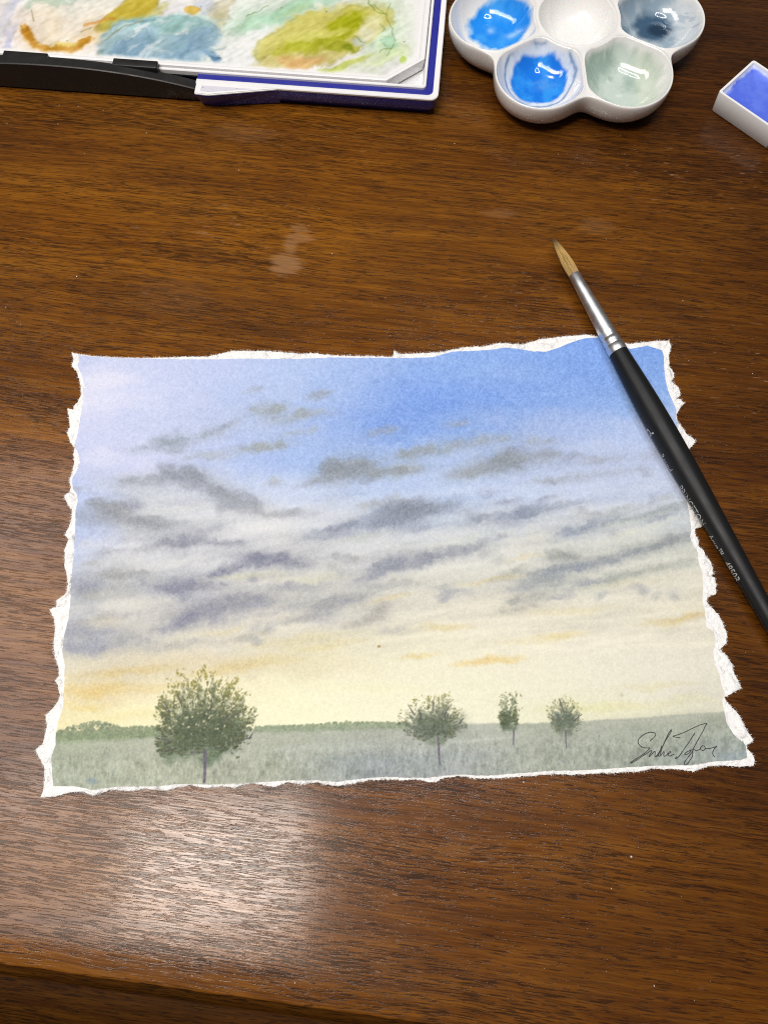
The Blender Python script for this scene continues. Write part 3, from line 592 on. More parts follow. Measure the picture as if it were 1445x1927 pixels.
# torn white border: feathered, lumpy, thinning outwards, closed underneath
O = np.concatenate([q[0][:-1] for q in sides]); I = np.concatenate([q[1][:-1] for q in sides])
nper = len(O); rows = []; NR = 14
zi = THICK + lift(I[:, 0], I[:, 1]); zo = lift(O[:, 0], O[:, 1])
ww = np.linalg.norm(O - I, axis=1)
for k in range(NR):
    q = k / (NR - 1)
    p = I + (O - I) * q
    lump = fbm(p[:, 0] * 480, p[:, 1] * 480, 701, 4, 0.65); lay = fbm(p[:, 0] * 210 , p[:, 1] * 210, 721, 3)
    z = zi * (1 - q) + (zo + 0.00012) * q
    bulge = math.sin(math.pi * min(1, q * 1.0)) ** 0.7
    z = z + bulge * (lump * 0.0019 + lay * 0.0014 + 0.00005) * np.clip(ww / 0.002, 0.25, 1.3) - 0.00014 * (1 - q)
    rows.append(np.c_[p, np.maximum(z, zo + 0.00005)])
n2 = I - O; n2 /= np.maximum(np.linalg.norm(n2, axis=1, keepdims=True), 1e-6)
rows.append(np.c_[O + n2 * 0.0002, np.maximum(zo - 0.00002, 0.00002)])
rows.append(np.c_[O + n2 * 0.004, np.maximum(lift(O[:, 0], O[:, 1]), 0.00002)])
Rr = np.array(rows); 
c = np.ones((len(rows), nper, 3)) * 0.83
sh = fbm(Rr[..., 0] * 900, Rr[..., 1] * 900, 741, 3); c = c * (1 + 0.16 * sh[..., None]) * np.array([1.0, 0.992, 0.982])
M_TORN = pmat('torn_cotton_paper', (.84, .83, .81), 0.95, spec=0.15, attr='Col', bump=(1500, 0.0004, 1.0))
link('torn_edge', mesh_np('torn_edge', Rr.reshape(-1, 3) - PROOT, grid_faces(len(rows), nper, True)[:, ::-1], c.reshape(-1, 3)), M_TORN, painting)
# loose cotton fibres along the tear
fv, ff = [], []
for i in range(4200):
    k = rs.randint(nper); p = O[k] + (I[k] - O[k]) * rs.rand() ** 2 * 0.6; dz = zo[k] + 0.0002
    out = -n2[k]; a = rs.normal(0, 0.7); d = np.array([out[0] * math.cos(a) - out[1] * math.sin(a), out[0] * math.sin(a) + out[1] * math.cos(a)])
    l = rs.uniform(0.0002, 0.0007); w = np.array([-d[1], d[0]]) * 0.000035; m_ = p + d * l * .5 + np.array([-d[1], d[0]]) * rs.normal(0, .00012)
    b = len(fv); h = rs.uniform(0, 0.0005)
    e_ = p + d * l
    fv += [(*(p - w), dz + .0001), (*(p + w), dz + .0001), (*(m_ + w * .8), dz + h), (*(m_ - w * .8), dz + h), (*(e_ + w * .3), dz + h * 1.3), (*(e_ - w * .3), dz + h * 1.3)]
    ff += [(b, b + 1, b + 2, b + 3), (b + 3, b + 2, b + 4, b + 5)]
fib = link('paper_fibres', mesh_np('paper_fibres', np.array(fv) - PROOT, ff), pmat('cotton_fibre', (.84, .83, .81), 0.9), painting); fib['kind'] = 'stuff'

# signature in thin black pen, a flat ribbon of ink on the sheet
def sg(pts): return [(1170 + x / 6.881, 1340 + y / 6.881) for x, y in pts]
SIG = [sg([(355,375),(385,350),(415,318),(430,295),(418,272),(380,262),(330,268),(275,292),(230,328),(204,368),(205,405),(235,442),(290,464),(355,464),(335,487),(290,530),(200,590),(110,648),(104,660),(125,655),(200,610),(270,562),(310,540)]),
       sg([(310,540),(345,512),(372,500),(380,506),(362,540),(345,568),(350,578),(380,545),(410,512),(425,515),(420,545),(420,572),(440,565),(470,525),(490,490)]),
       sg([(505,435),(500,455),(488,500),(470,545),(466,568),(480,572),(505,548),(540,500)]),
       sg([(440,580),(470,540),(520,440),(560,350),(600,270),(632,230),(622,265),(580,330),(530,420),(500,500),(492,555),(505,572)]),
       sg([(540,520),(532,560),(545,572),(575,550),(600,520),(618,512),(622,525),(595,540),(590,562),(615,568),(645,555),(668,545)]), sg([(618,446),(624,450)]),
       sg([(748,332),(700,328),(652,315),(690,302),(800,262),(900,212),(1000,168),(1085,148),(1075,170)]),
       sg([(1070,168),(1040,240),(990,330),(945,410),(915,470),(905,520),(900,570),(870,620),(840,665),(815,685),(795,668),(805,640),(840,590),(880,540),(905,500)]),
       sg([(935,270),(900,320),(850,400),(800,470),(750,545),(710,590),(680,602),(700,578)]),
       sg([(795,548),(820,522),(855,505),(880,495),(870,520),(835,545),(800,552)]),
       sg([(880,495),(920,482),(945,500),(990,485),(1005,460),(1030,438),(1058,448),(1060,480),(1035,500),(1005,482),(1010,455)]),
       sg([(1060,470),(1110,472),(1160,462),(1212,445),(1180,475),(1160,520),(1165,560),(1190,585)])]
sv, sf = [], []
def catmull(P, n=7):
    P = np.array(P, float); 
    if len(P) < 3: return P
    E = np.vstack([2 * P[0] - P[1], P, 2 * P[-1] - P[-2]]); out = []
    for i in range(1, len(E) - 2):
        for tt in np.linspace(0, 1, n, endpoint=False):
            a, b, c_, d = E[i - 1], E[i], E[i + 1], E[i + 2]
            out.append(0.5 * (2 * b + (c_ - a) * tt + (2 * a - 5 * b + 4 * c_ - d) * tt ** 2 + (-a + 3 * b - 3 * c_ + d) * tt ** 3))
    out.append(P[-1]); return np.array(out)
for k, stq in enumerate(SIG):
    p = catmull(world_pts(stq)); tg = np.gradient(p, axis=0); tg /= np.maximum(np.linalg.norm(tg, axis=1, keepdims=True), 1e-9)
    nn = np.stack([-tg[:, 1], tg[:, 0]], 1); w = 0.000135 * (1 + 0.5 * fbm(np.arange(len(p)) * .3, np.full(len(p), k * 3.3), 800, 2))
    z = THICK + lift(p[:, 0], p[:, 1]) + 0.00006; b = len(sv)
    for i in range(len(p)):
        sv += [(*(p[i] - nn[i] * w[i]), z[i]), (*(p[i] + nn[i] * w[i]), z[i])]
        if i: sf.append((b + 2 * i - 2, b + 2 * i, b + 2 * i + 1, b + 2 * i - 1))
link('signature', mesh_np('signature', np.array(sv) - PROOT, sf), pmat('pen_ink', (.03, .03, .032), 0.7), painting)['label'] = 'thin black handwritten pen signature'

# ================================================================== plastic helpers
def offset_poly(c, d):
    """move every side of a convex counter-clockwise polygon inwards by d"""
    c = np.asarray(c, float); n = len(c); out = []
    for i in range(n):
        p0, p1, p2 = c[i - 1], c[i], c[(i + 1) % n]
        e1 = (p1 - p0) / np.linalg.norm(p1 - p0); e2 = (p2 - p1) / np.linalg.norm(p2 - p1)
        n1 = np.array([-e1[1], e1[0]]); n2_ = np.array([-e2[1], e2[0]])
        A = np.array([n1, n2_]); out.append(np.linalg.solve(A, [n1 @ p1 + d, n2_ @ p1 + d]))
    return np.array(out)

def fillet(c, r, seg=6):
    n = len(c); out = []
    for i in range(n):
        p0, p1, p2 = c[i - 1], c[i], c[(i + 1) % n]
        a = (p0 - p1) / np.linalg.norm(p0 - p1); b = (p2 - p1) / np.linalg.norm(p2 - p1)
        th = math.acos(np.clip(a @ b, -1, 1)); t = r / math.tan(th / 2); m = (a + b) / np.linalg.norm(a + b)
        ce = p1 + m * (r / math.sin(th / 2)); s0 = p1 + a * t - ce; s1 = p1 + b * t - ce
        a0 = math.atan2(s0[1], s0[0]); da = (math.atan2(s1[1], s1[0]) - a0 + math.pi) % (2 * math.pi) - math.pi
        for k in range(seg + 1):
            q = a0 + da * k / seg; out.append(ce + r * np.array([math.cos(q), math.sin(q)]))
    return np.array(out)

def sweep(name, corners, prof, m, parent, cap_end=False, cap_start=False, seg=6, flat=False):
    """rings of a rounded polygon: prof = [(inset, z, radius)]"""
    rings = []
    for (d, z, r) in prof:
        p = fillet(offset_poly(corners, d), max(r, 0.0001), seg); rings.append(np.c_[p, np.full(len(p), z)])
    R = np.array(rings); nr, nc = R.shape[:2]
    me = bpy.data.meshes.new(name); faces = [tuple(int(x) for x in f) for f in grid_faces(nr, nc, True)]
    if cap_end: faces.append(tuple(range((nr - 1) * nc, nr * nc)))
    if cap_start: faces.append(tuple(range(nc))[::-1])
    me.from_pydata(R.reshape(-1, 3).tolist(), [], faces); me.update()
    for p in me.polygons: p.use_smooth = not flat
    o = link(name, me, m, parent)
    try: me.set_sharp_from_angle(angle=math.radians(38))
    except Exception: pass
    return o

# ================================================================== PAINT BOX
BH = 0.010
BROT = math.radians(-5.2)
bp_ = px(824, 188, BH); BORG = np.array([bp_[0], bp_[1], 0.0])
def bl(u, v, z):
    p = px(u, v, z) - BORG; c, s_ = math.cos(-BROT), math.sin(-BROT)
    return np.array([p[0] * c - p[1] * s_, p[0] * s_ + p[1] * c])
BW, BD = 0.330, 0.115
M_BLUE = pmat('blue_plastic', (0.024, 0.028, 0.27), 0.32, spec=0.5, bump=(700, 0.00002, 0.4), var=0.08, rvar=0.08)
M_WHITE = pmat('white_plastic', (0.80, 0.795, 0.80), 0.28, spec=0.5, var=0.03, rvar=0.06, varscale=90)
M_BLACK = pmat('black_plastic', (0.012, 0.0115, 0.011), 0.42, spec=0.45, bump=(1800, 0.00002, 0.5), rvar=0.08, varscale=80)
pbox = thing('paint_box', 'blue and white plastic paint box with a paint-smeared mixing tray and black handle', 'paint box', tuple(BORG), BROT)
rect = np.array([(-BW, 0), (0, 0), (0, BD), (-BW, BD)], float)
mm = 0.001
sweep('case', rect, [(6*mm, 0.0004, 2*mm), (3.2*mm, 0.0004, 2.4*mm), (2.6*mm, 0.001, 2.6*mm), (2.3*mm, 0.0034, 2.6*mm), (1.0*mm, 0.0036, 3*mm), (0.7*mm, 0.0042, 3*mm), (0.25*mm, 0.0088, 3.2*mm), (0.6*mm, 0.0089, 3*mm)], M_BLUE, pbox, cap_start=True)
sweep('rim', rect, [(0.1*mm, 0.0089, 3.3*mm), (0.0, 0.0092, 3.4*mm), (0.0, 0.0097, 3.4*mm), (0.3*mm, BH, 3.2*mm), (2.1*mm, BH, 2.6*mm), (2.4*mm, 0.0098, 2.4*mm), (2.4*mm, 0.0092, 2.4*mm)], M_WHITE, pbox)
sweep('blue_band', rect, [(2.42*mm, 0.0080, 2.4*mm), (2.42*mm, 0.0094, 2.4*mm), (3.2*mm, 0.0096, 2.2*mm), (5.2*mm, 0.0096, 1.8*mm), (5.5*mm, 0.0094, 1.6*mm), (5.5*mm, 0.0080, 1.6*mm)], M_BLUE, pbox)
sweep('inner_tray', rect, [(5.52*mm, 0.0085, 1.6*mm), (5.52*mm, 0.0103, 1.6*mm), (5.8*mm, 0.0106, 1.5*mm), (6.5*mm, 0.0106, 1.2*mm), (6.8*mm, 0.0102, 1.0*mm), (7.4*mm, 0.0060, 1.0*mm), (8.0*mm, 0.0055, 0.8*mm)], M_WHITE, pbox, cap_end=True)
# mixing tray with cut corners, dropped in
c1_, c2_ = 0.0155, 0.0135
ins = 6.9*mm
x0, x1, y0, y1 = -BW + ins, -ins, ins * 0.97, BD - ins
chq = np.array([(x0 + c1_, y0), (x1 - c1_, y0), (x1, y0 + c2_), (x1, y1 - c2_), (x1 - c1_, y1), (x0 + c1_, y1), (x0, y1 - c2_), (x0, y0 + c2_)])
FLOORZ = 0.0100
sweep('mixing_tray', chq, [(0.8*mm, 0.0060, 1*mm), (0.2*mm, 0.0108, 1.4*mm), (0.3*mm, 0.0114, 1.4*mm), (0.8*mm, 0.0116, 1.2*mm), (1.7*mm, 0.0115, 1.0*mm), (2.1*mm, 0.0112, 0.9*mm), (2.9*mm, FLOORZ, 0.8*mm)], M_WHITE, pbox, cap_end=True)
# smears of mixed colour drying on it
TV = Canvas(-330, 840, -330, 190, hexc('F3F1EE'), 9)
TV.C = TV.C * (1 + 0.05 * TV.A1[..., None])
SW = [(130,55,150,60,-.3,'F4E9D9',.8,.5),(40,60,40,60,.6,'E6E2EE',.7,.5),(5,40,18,50,.45,'B9C3E2',.75,.4),(18,75,10,34,.5,'B4BEE6',.7,.4),(-60,40,80,60,0,'E8D9C4',.6,.5),
 (95,4,46,10,-.1,'9DBFAE',.85,.25),(75,60,44,60,.2,'F0DDB8',.55,.6),(180,60,46,22,-.5,'EFD9AE',.7,.5),
 (470,60,150,46,-.35,'C6E3CC',.62,.6),(540,22,120,18,-.42,'A8D9B4',.72,.5),(430,92,70,34,.1,'F3F3F2',.8,.5),(475,80,54,26,-.4,'F4F5F3',.8,.45),(440,120,46,24,0,'EDF0EF',.8,.5),
 (380,45,50,16,-.4,'C6E2CE',.6,.5),(330,18,40,14,.2,'E6E6EA',.7,.5),(392,12,24,14,.2,'BFC8DA',.6,.5),(420,22,18,26,.5,'CDBF8E',.6,.4),(355,45,40,10,-.2,'EDEEEC',.7,.4),
 (720,40,70,60,.4,'D6E8CC',.75,.5),(745,85,46,30,-.4,'C8E6C4',.6,.5),(775,50,26,60,.1,'EDF2E6',.7,.5),(720,115,54,22,-.4,'DCE9B4',.7,.5),(700,140,50,14,-.2,'DDE2D8',.8,.5),(735,128,20,12,0,'E0E2E2',.8,.5),
 (300,-60,200,50,-.3,'DCE6DA',.6,.5),(600,-80,180,60,-.2,'CDE3C8',.7,.5),(0,-90,150,60,.2,'E7D3B0',.6,.5),(-150,60,90,70,.2,'D8DDEC',.6,.5),(-230,-20,100,120,.2,'C9D8C6',.6,.5),(420,-170,180,60,.1,'E4D8B0',.6,.5),(120,-190,160,60,0,'C6D6E0',.6,.5)]
for (u, v, a, b, g, c, k, so) in SW: TV.blob(u, v, a, b, g, c, k, so, 16, 6, edge=.12)
TV.blob(246, 22, 66, 19, -.52, 'CBB53C', .95, .16, 10, 4, .55, '9A8A2E'); TV.blob(262, 38, 60, 9, -.5, 'C2BC66', .7, .3, 8, 3)
TV.blob(364, 19, 13, 8, .1, 'E8C65A', .9, .25, 8, 5, .4, 'C8962A')
TV.stroke([(46, 52), (56, 72), (80, 88), (110, 97), (140, 92), (160, 80), (170, 74)], [7, 9, 7, 9, 8, 7, 5], 'C9902C', .85, .6, 8, 5)
TV.stroke([(50, 60), (60, 74)], [7, 6], 'B97F1E', .8, .6, 6, 4); TV.stroke([(152, 84), (166, 76)], [6, 5], 'BC8622', .8, .6, 6, 4); TV.blob(105, 92, 16, 7, 0, 'B8861E', .7, .5, 6, 4); TV.blob(125, 84, 20, 6, 0, 'E8D06A', .7, .5, 5, 4)
TV.stroke([(160, 48), (190, 40), (215, 36)], [2, 3, 2], 'D98E3C', .6, .6, 4, 2)
TV.blob(215, 92, 44, 12, -.7, 'BCC3A8', .8, .3, 6, 3, .3)
TV.blob(300, 74, 112, 40, -.12, '9DBDC6', .95, .13, 10, 5, .5, '5F8A9C'); TV.blob(300, 45, 86, 17, -.06, '9CC5C0', .85, .4, 10, 5)
for (u, v, a, b, g, c, k) in [(245,95,50,22,-.5,'7FA2BC',.8),(355,90,46,30,-.5,'86A8C0',.8),(275,70,34,9,-.5,'8FB1C4',.8),(225,110,40,14,-.2,'84A9C0',.7),(400,105,20,10,.6,'6F97B8',.8),(330,110,50,12,0,'94B4C8',.7)]: TV.blob(u, v, a, b, g, c, k, .4, 10, 6)
for i in range(46):
    u, v = rs.uniform(205, 405), rs.uniform(45, 122); l = rs.uniform(14, 46); g = -0.72 + rs.uniform(-.25, .25)
    TV.stroke([(u, v), (u + l * .5 * math.cos(g - .2), v + l * .5 * math.sin(g - .2)), (u + l * math.cos(g + .25), v + l * math.sin(g + .25))], [1.0, rs.uniform(2.5, 6), 1.0], ['D5E3EA', 'C6DAE2', '6E95B0', 'E4EDF0', '88ADB4', '7C9DB8'][rs.randint(6)], rs.uniform(.18, .5), .85, 10, 5)
for (a_, c) in [([(255,62),(272,54),(284,50)],'F2F5F6'),([(330,62),(345,56),(350,62)],'F4F7F7'),([(268,105),(284,90),(300,76)],'EEF4F6')]: TV.stroke(a_, [4, 6, 3], c, .5, .9, 8, 4)
TV.stroke([(396, 108), (405, 112), (416, 110)], [2, 4, 1.5], '5A80A4', .85, .4, 3, 2)
TV.blob(610, 66, 132, 44, -.30, 'D3CC70', .95, .13, 14, 6, .5, '9C9A3C'); TV.blob(560, 112, 82, 24, -.2, 'D2C884', .9, .25, 10, 6, .3)
TV.blob(600, 45, 90, 24, -.36, 'CFC86A', .9, .4, 8, 5); TV.blob(648, 48, 42, 20, -.5, 'A9AE0E', .92, .35, 9, 6); TV.blob(575, 84, 56, 14, -.25, 'B9BC2E', .85, .4, 9, 6); TV.blob(630, 82, 44, 10, .1, 'A8AC26', .8, .4, 9, 5); TV.blob(600, 66, 60, 8, -.2, 'DCD878', .8, .4, 8, 4); TV.blob(655, 88, 14, 6, .3, '8E9A1E', .8, .4, 6, 4)
TV.blob(570, 122, 40, 13, -.35, 'E0B678', .85, .35, 8, 5); TV.blob(540, 116, 20, 10, 0, 'E2A968', .5, .5, 8, 4); TV.blob(700, 52, 22, 24, .2, 'E4E2B0', .8, .4, 8, 5); TV.blob(690, 62, 16, 12, 0, 'E8E6C6', .8, .4, 6, 4); TV.blob(676, 78, 15, 8, .2, 'C6D0C6', .8, .4, 4, 3)
TV.blob(640, 132, 66, 9, -.35, 'DCE2C8', .85, .4, 8, 5); TV.blob(650, 122, 50, 7, -.4, 'C9D46A', .8, .4, 6, 4); TV.blob(600, 138, 30, 6, -.3, 'B9CC50', .7, .4, 5, 4); TV.blob(560, 20, 30, 8, -.4, 'B2CF9E', .6, .5, 6, 4)
TV.blob(734, 82, 12, 9, .3, 'A9DFBE', .5, .6, 6, 4, .3, '6CA97C'); TV.blob(758, 115, 7, 8, 0, 'B6D25A', .85, .3, 3, 2)
for a_ in [[(690, 0), (702, 20), (722, 28), (738, 58), (744, 78), (735, 92)], [(700, 10), (720, 26)], [(722, 26), (735, 8)], [(668, 64), (684, 76), (690, 77)], [(720, 92), (735, 92), (722, 106)], [(715, 44), (724, 56), (720, 62)], [(464, 34), (490, 20), (505, 8)], [(720, 92), (712, 100)]]:
    TV.stroke(a_, [.8, 1.1] + [.9] * (len(a_) - 2), '6E8A48', .5, .6, 7, 3)
for a_ in [[(196, 80), (230, 55), (270, 40)], [(60, 20), (62, 40)], [(152, 60), (175, 52)], [(40, 48), (46, 60)]]: TV.stroke(a_, [1, 1.3] + [1.0] * (len(a_) - 2), '8C7A4A', .5, .5, 4, 2)
for i in range(70):
    u, v = rs.uniform(-300, 800), rs.uniform(-300, 130); TV.blob(u, v, rs.uniform(.8, 1.8), rs.uniform(.8, 1.5), 0, ['5C6A80', '7A8A50', '4A5468', 'A08040'][rs.randint(4)], .7, .4, 0, 1)
for (u, v) in [(799, 75), (801, 83), (797, 86), (808, 84), (794, 113), (789, 117), (772, 128)]: TV.blob(u, v, 2.6, 1.5, rs.uniform(0, 3), '2C3058', .9, .3, 1, 1)
stq_ = fbm((TV.U - TV.V * .9) / 26, (TV.U * .55 + TV.V) / 5.5, 951, 4); TV.C += (stq_ * 0.16)[..., None] * np.array([.9, .95, 1.1])
TV.C = np.clip(TV.C + (TV.A2 * 0.10 + TV.B1 * .10)[..., None], 0, .97)
# clean white margin towards the lip
pu, pv = TV.U, TV.V
res = 0.00036; gx = np.arange(x0 + 2.6*mm, x1 - 2.6*mm, res); gy = np.arange(y0 + 2.4*mm, y1 - 2.6*mm, res)
GX, GY = np.meshgrid(gx, gy); cr, sr = math.cos(BROT), math.sin(BROT)
WX, WY = BORG[0] + GX * cr - GY * sr, BORG[1] + GX * sr + GY * cr
tu, tv = to_uv(WX, WY, FLOORZ)
pc = TV.sample(tu, tv); th = TV.sample(tu, tv, TV.T)
inner = offset_poly(chq, 2.75*mm); dist = np.full(GX.shape, 1e9)
for i in range(len(inner)):
    p, q = inner[i], inner[(i + 1) % len(inner)]; e = (q - p) / np.linalg.norm(q - p)
    dist = np.minimum(dist, -(GX - p[0]) * e[1] + (GY - p[1]) * e[0])
edge = smooth(0.0006, 0.0030, dist + 0.0022 * fbm(GX * 300, GY * 300, 909, 4))
rightclean = smooth(-0.010, -0.0165, GX + 0.006 * fbm(GX * 120, GY * 120, 919, 4))
edge = edge * np.maximum(rightclean, 0.25)
pc = pc * edge[..., None] + hexc('F4F3F2') * (1 - edge[..., None])
lum = pc.mean(-1)
rel = (0.85 - lum) * 0.0009 + 0.00025 * fbm(GX * 260, GY * 420, 929, 4) * edge
zz = np.where(dist > 0, FLOORZ + 0.00008 + np.clip(rel, 0, .0006) * smooth(0, .001, dist), FLOORZ)
Fq = grid_faces(len(gy), len(gx)); keep = (dist.ravel()[Fq] > 0).all(1)
used = np.unique(Fq[keep]); mapi = np.zeros(GX.size, int); mapi[used] = np.arange(len(used))
VV = np.dstack([GX, GY, zz]).reshape(-1, 3)[used]
M_DRY = pmat('dried_watercolour', (.8, .8, .8), 0.34, spec=0.45, attr='Col', bump=(420, 0.00016, 0.5))
link('dried_paint', mesh_np('dried_paint', VV, mapi[Fq[keep]], lin(pc.reshape(-1, 3)[used]) * 0.84), M_DRY, pbox)['label'] = 'smears of yellow, olive, grey-blue and green paint'

# wing-shaped hinge corner on the front, with a small pocket
fa = bl(365, 177, BH); fb = bl(505, 166, BH)
wx0, wx1, wy = fa[0], fb[0], -0.0056
wing = np.array([(wx0, wy), (wx0 + 0.006, wy - 0.0003), (wx1 + 0.004, -0.0001), (wx0, 0.0012)], float)
def slab(name, poly, z0, z1, m, parent, bev=0.0003, low=None):
    bm = bmesh.new(); a = [bm.verts.new((*p, z0)) for p in (poly if low is None else low)]; b = [bm.verts.new((*p, z1)) for p in poly]; n = len(poly)
    bm.faces.new(a[::-1]); bm.faces.new(b)
    for i in range(n): bm.faces.new((a[i], a[(i + 1) % n], b[(i + 1) % n], b[i]))
    bmesh.ops.bevel(bm, geom=bm.edges[:], offset=bev, segments=2, affect='EDGES')
    me = bpy.data.meshes.new(name); bm.to_mesh(me); bm.free()
    return link(name, me, m, parent)
slab('hinge_wing', wing, 0.0004, 0.0089, M_BLUE, pbox, low=wing + np.array([(.0008, .0040), (.0006, .0040), (0, .0022), (.0008, .0022)]))
wt = slab('wing_top', wing, 0.00895, BH - 0.00005, M_WHITE, pbox)
pk = np.array([(wx0 + 0.0024, wy + 0.0013), (wx0 + 0.0062, wy + 0.0012), (wx1 - 0.006, -0.0012), (wx0 + 0.0024, -0.0012)])
M_POCK = pmat('speckled_white_plastic', (.62, .61, .68), 0.4)
def speckle(m):
    N, L = m.node_tree.nodes, m.node_tree.links; B = N['Principled BSDF']; tc = N.new('ShaderNodeTexCoord')
    v = N.new('ShaderNodeTexNoise'); v.inputs['Scale'].default_value = 1100; v.inputs['Detail'].default_value = 2; L.new(tc.outputs['Object'], v.inputs['Vector'])
    r = N.new('ShaderNodeValToRGB'); r.color_ramp.elements[0].position = .66; r.color_ramp.elements[0].color = (.62, .61, .68, 1)
    r.color_ramp.elements[1].position = .70; r.color_ramp.elements[1].color = (.03, .03, .12, 1); L.new(v.outputs['Fac'], r.inputs[0]); L.new(r.outputs[0], B.inputs['Base Color'])
speckle(M_POCK)
slab('wing_pocket', pk, 0.0092, BH + 0.00003, M_POCK, pbox, 0.00001)
# arched black carrying handle standing in a gap of the front wall
HX0, HX1 = wx0 - 0.124, wx0 - 0.0002
def cut_front(o):
    bm = bmesh.new(); bm.from_mesh(o.data)
    for x in (HX0, HX1):
        bmesh.ops.bisect_plane(bm, geom=bm.verts[:] + bm.edges[:] + bm.faces[:], plane_co=(x, 0, 0), plane_no=(1, 0, 0))
    dead = [f for f in bm.faces if HX0 < f.calc_center_median().x < HX1 and f.calc_center_median().y < 0.0057 and f.calc_center_median().z > 0.0005]
    bmesh.ops.delete(bm, geom=dead, context='FACES'); bm.to_mesh(o.data); bm.free()
for o in list(pbox.children):
    if o.name.split('.')[0] in ('case', 'rim', 'blue_band'): cut_front(o)
def arch_handle():
    xa, xb = HX0 + 0.0004, HX1 - 0.0004
    n = 60; xs_ = np.linspace(xa, xb, n); xm = (xa + xb) / 2
    top = 0.0140 - 0.0068 * (np.abs(xs_ - xm) / (xb - xm)) ** 2.2
    f, b = -0.0004, 0.0050
    P = np.zeros((n, 10, 3))
    for i in range(n):
        zt = top[i]
        ring = [(f + .0006, 0.0006), (f + .0002, 0.0011), (f - .0003, zt - .0008), (f - .0002, zt - .0003), (f + .0002, zt), (f + .0006, zt), (b - .0011, zt + .0001), (b - .0006, zt - .0005), (b, 0.0011), (b - .0004, 0.0006)]
        P[i, :, 0] = xs_[i]; P[i, :, 1] = [q[0] for q in ring]; P[i, :, 2] = [q[1] for q in ring]
    me = bpy.data.meshes.new('handle'); m_ = P.shape[1]; fs = [tuple(int(q) for q in f_) for f_ in grid_faces(n, m_, True)] + [tuple(range(m_)), tuple(range((n - 1) * m_, n * m_))[::-1]]
    me.from_pydata(P.reshape(-1, 3).tolist(), [], fs); me.update()
    bm = bmesh.new(); bm.from_mesh(me); bmesh.ops.recalc_face_normals(bm, faces=bm.faces[:]); bm.to_mesh(me); bm.free()
    for p in me.polygons: p.use_smooth = True
    try: me.set_sharp_from_angle(angle=math.radians(35))
    except Exception: pass
    return link('handle', me, M_BLACK, pbox)
arch_handle()
for (ua, va, ub, vb) in [(12, 103, 95, 107), (217, 117, 300, 124)]:
    a, b = bl(ua, va, 0.011), bl(ub, vb, 0.011)
    link('clip', box_mesh('clip', a[0], b[0], 0.0030, 0.0070, 0.0107, 0.0132, 0.0004), M_BLACK, pbox)

# ================================================================== FLOWER PALETTE
FH, FD = 0.0155, 0.0357                        # rim height, petal spacing
FRHO = 0.0200
fc = px(1085, 33, FH - 0.001)
flower = thing('flower_palette', 'glossy white porcelain flower palette with blue and green paint in its wells', 'palette', (fc[0], fc[1], 0), math.radians(1.0))
M_CER = pmat('glazed_porcelain', (0.80, 0.79, 0.775), 0.16, coat=0.6, coat_r=0.04, spec=0.55, sss=0.12, bump=(90, 0.00003, 0.15), rvar=0.05, varscale=60)
NT, = (720,)
th_ = np.linspace(-math.pi, math.pi, NT, endpoint=False)
def petal_phi(th): return (th + math.pi / 6) % (math.pi / 3) - math.pi / 6
def outline(th, rho):
    ph = petal_phi(th); return FD * np.cos(ph) + np.sqrt(np.maximum(rho ** 2 - (FD * np.sin(ph)) ** 2, (0.0022) ** 2))
R0 = outline(th_, FRHO)
ker = np.exp(-(np.arange(-40, 41) / 10.0) ** 2 / 2); ker /= ker.sum()
R0 = np.convolve(np.r_[R0[-40:], R0, R0[:40]], ker, 'valid')
RC = 0.0166
def smin(a, b, k):
    h = np.clip(0.5 + 0.5 * (b - a) / k, 0, 1); return b * (1 - h) + a * h - k * h * (1 - h)
def well(x, y):
    """height of the glazed top at (x, y)"""
    r = np.hypot(x, y); th = np.arctan2(y, x); ph = petal_phi(th)
    pxx, pyy = r * np.cos(ph), r * np.sin(ph)
    d_circ = (FRHO - 0.0010) - np.hypot(pxx - FD, pyy)
    d_ridge = r * np.sin(math.pi / 6 - np.abs(ph)) - 0.0006
    d_core = r - (RC + 0.0020)
    d = smin(smin(d_circ, d_ridge, 0.0016), d_core, 0.0018)
    d2 = RC - r
    def bowl(q, w, dep):
        t_ = np.clip(q / w, 0, 1); return dep * (1 - (1 - t_) ** 2.2)
    soft = 0.0009
    dd = np.maximum(d, d2)
    dsm = np.where(dd > 0, dd, 0)
    lowered = np.where(d2 > d, bowl(dsm, 0.0112, 0.0092), bowl(dsm, 0.0112, 0.0094))
    ridge_dip = 0.0007 * smooth(0, 0.0016, -np.minimum(dd, 0)) * 0
    round_ = 0.00055 * np.exp(-(np.abs(dd) / soft)) - 0.00055
    return FH - lowered + round_ + 0.0005 * smooth(0.012, 0.02, r) * 0
fr_ = np.linspace(0, 1, 150) ** 0.85 
rows = []
for q in fr_[1:]:
    rr = R0 * q * 0.984; x, y = rr * np.cos(th_), rr * np.sin(th_); rows.append(np.c_[x, y, well(x, y)])
# rolled rim, bulging outer wall and foot
for (k, z) in [(0.9925, FH - .00035), (0.998, FH - .0009), (1.0, FH - .0018), (1.0, FH - .0035), (0.992, FH - .0060), (0.975, FH - .0085), (0.945, FH - .0108), (0.90, FH - .0126), (0.85, 0.0010), (0.82, 0.0004), (0.80, 0.0003), (0.60, 0.0008)]:
    rr = R0 * k + 0 * th_
    rows.append(np.c_[rr * np.cos(th_), rr * np.sin(th_), np.full(NT, z)])
RR = np.array(rows); Vf = np.vstack([RR.reshape(-1, 3), [[0, 0, float(well(np.array([0.0]), np.array([0.0]))[0])]]])
Ff = grid_faces(len(rows), NT, True)
ce = len(Vf) - 1
me = bpy.data.meshes.new('porcelain_body')
me.from_pydata(Vf.tolist(), [], [tuple(int(a) for a in f)[::-1] for f in Ff] + [(ce, j, (j + 1) % NT) for j in range(NT)])
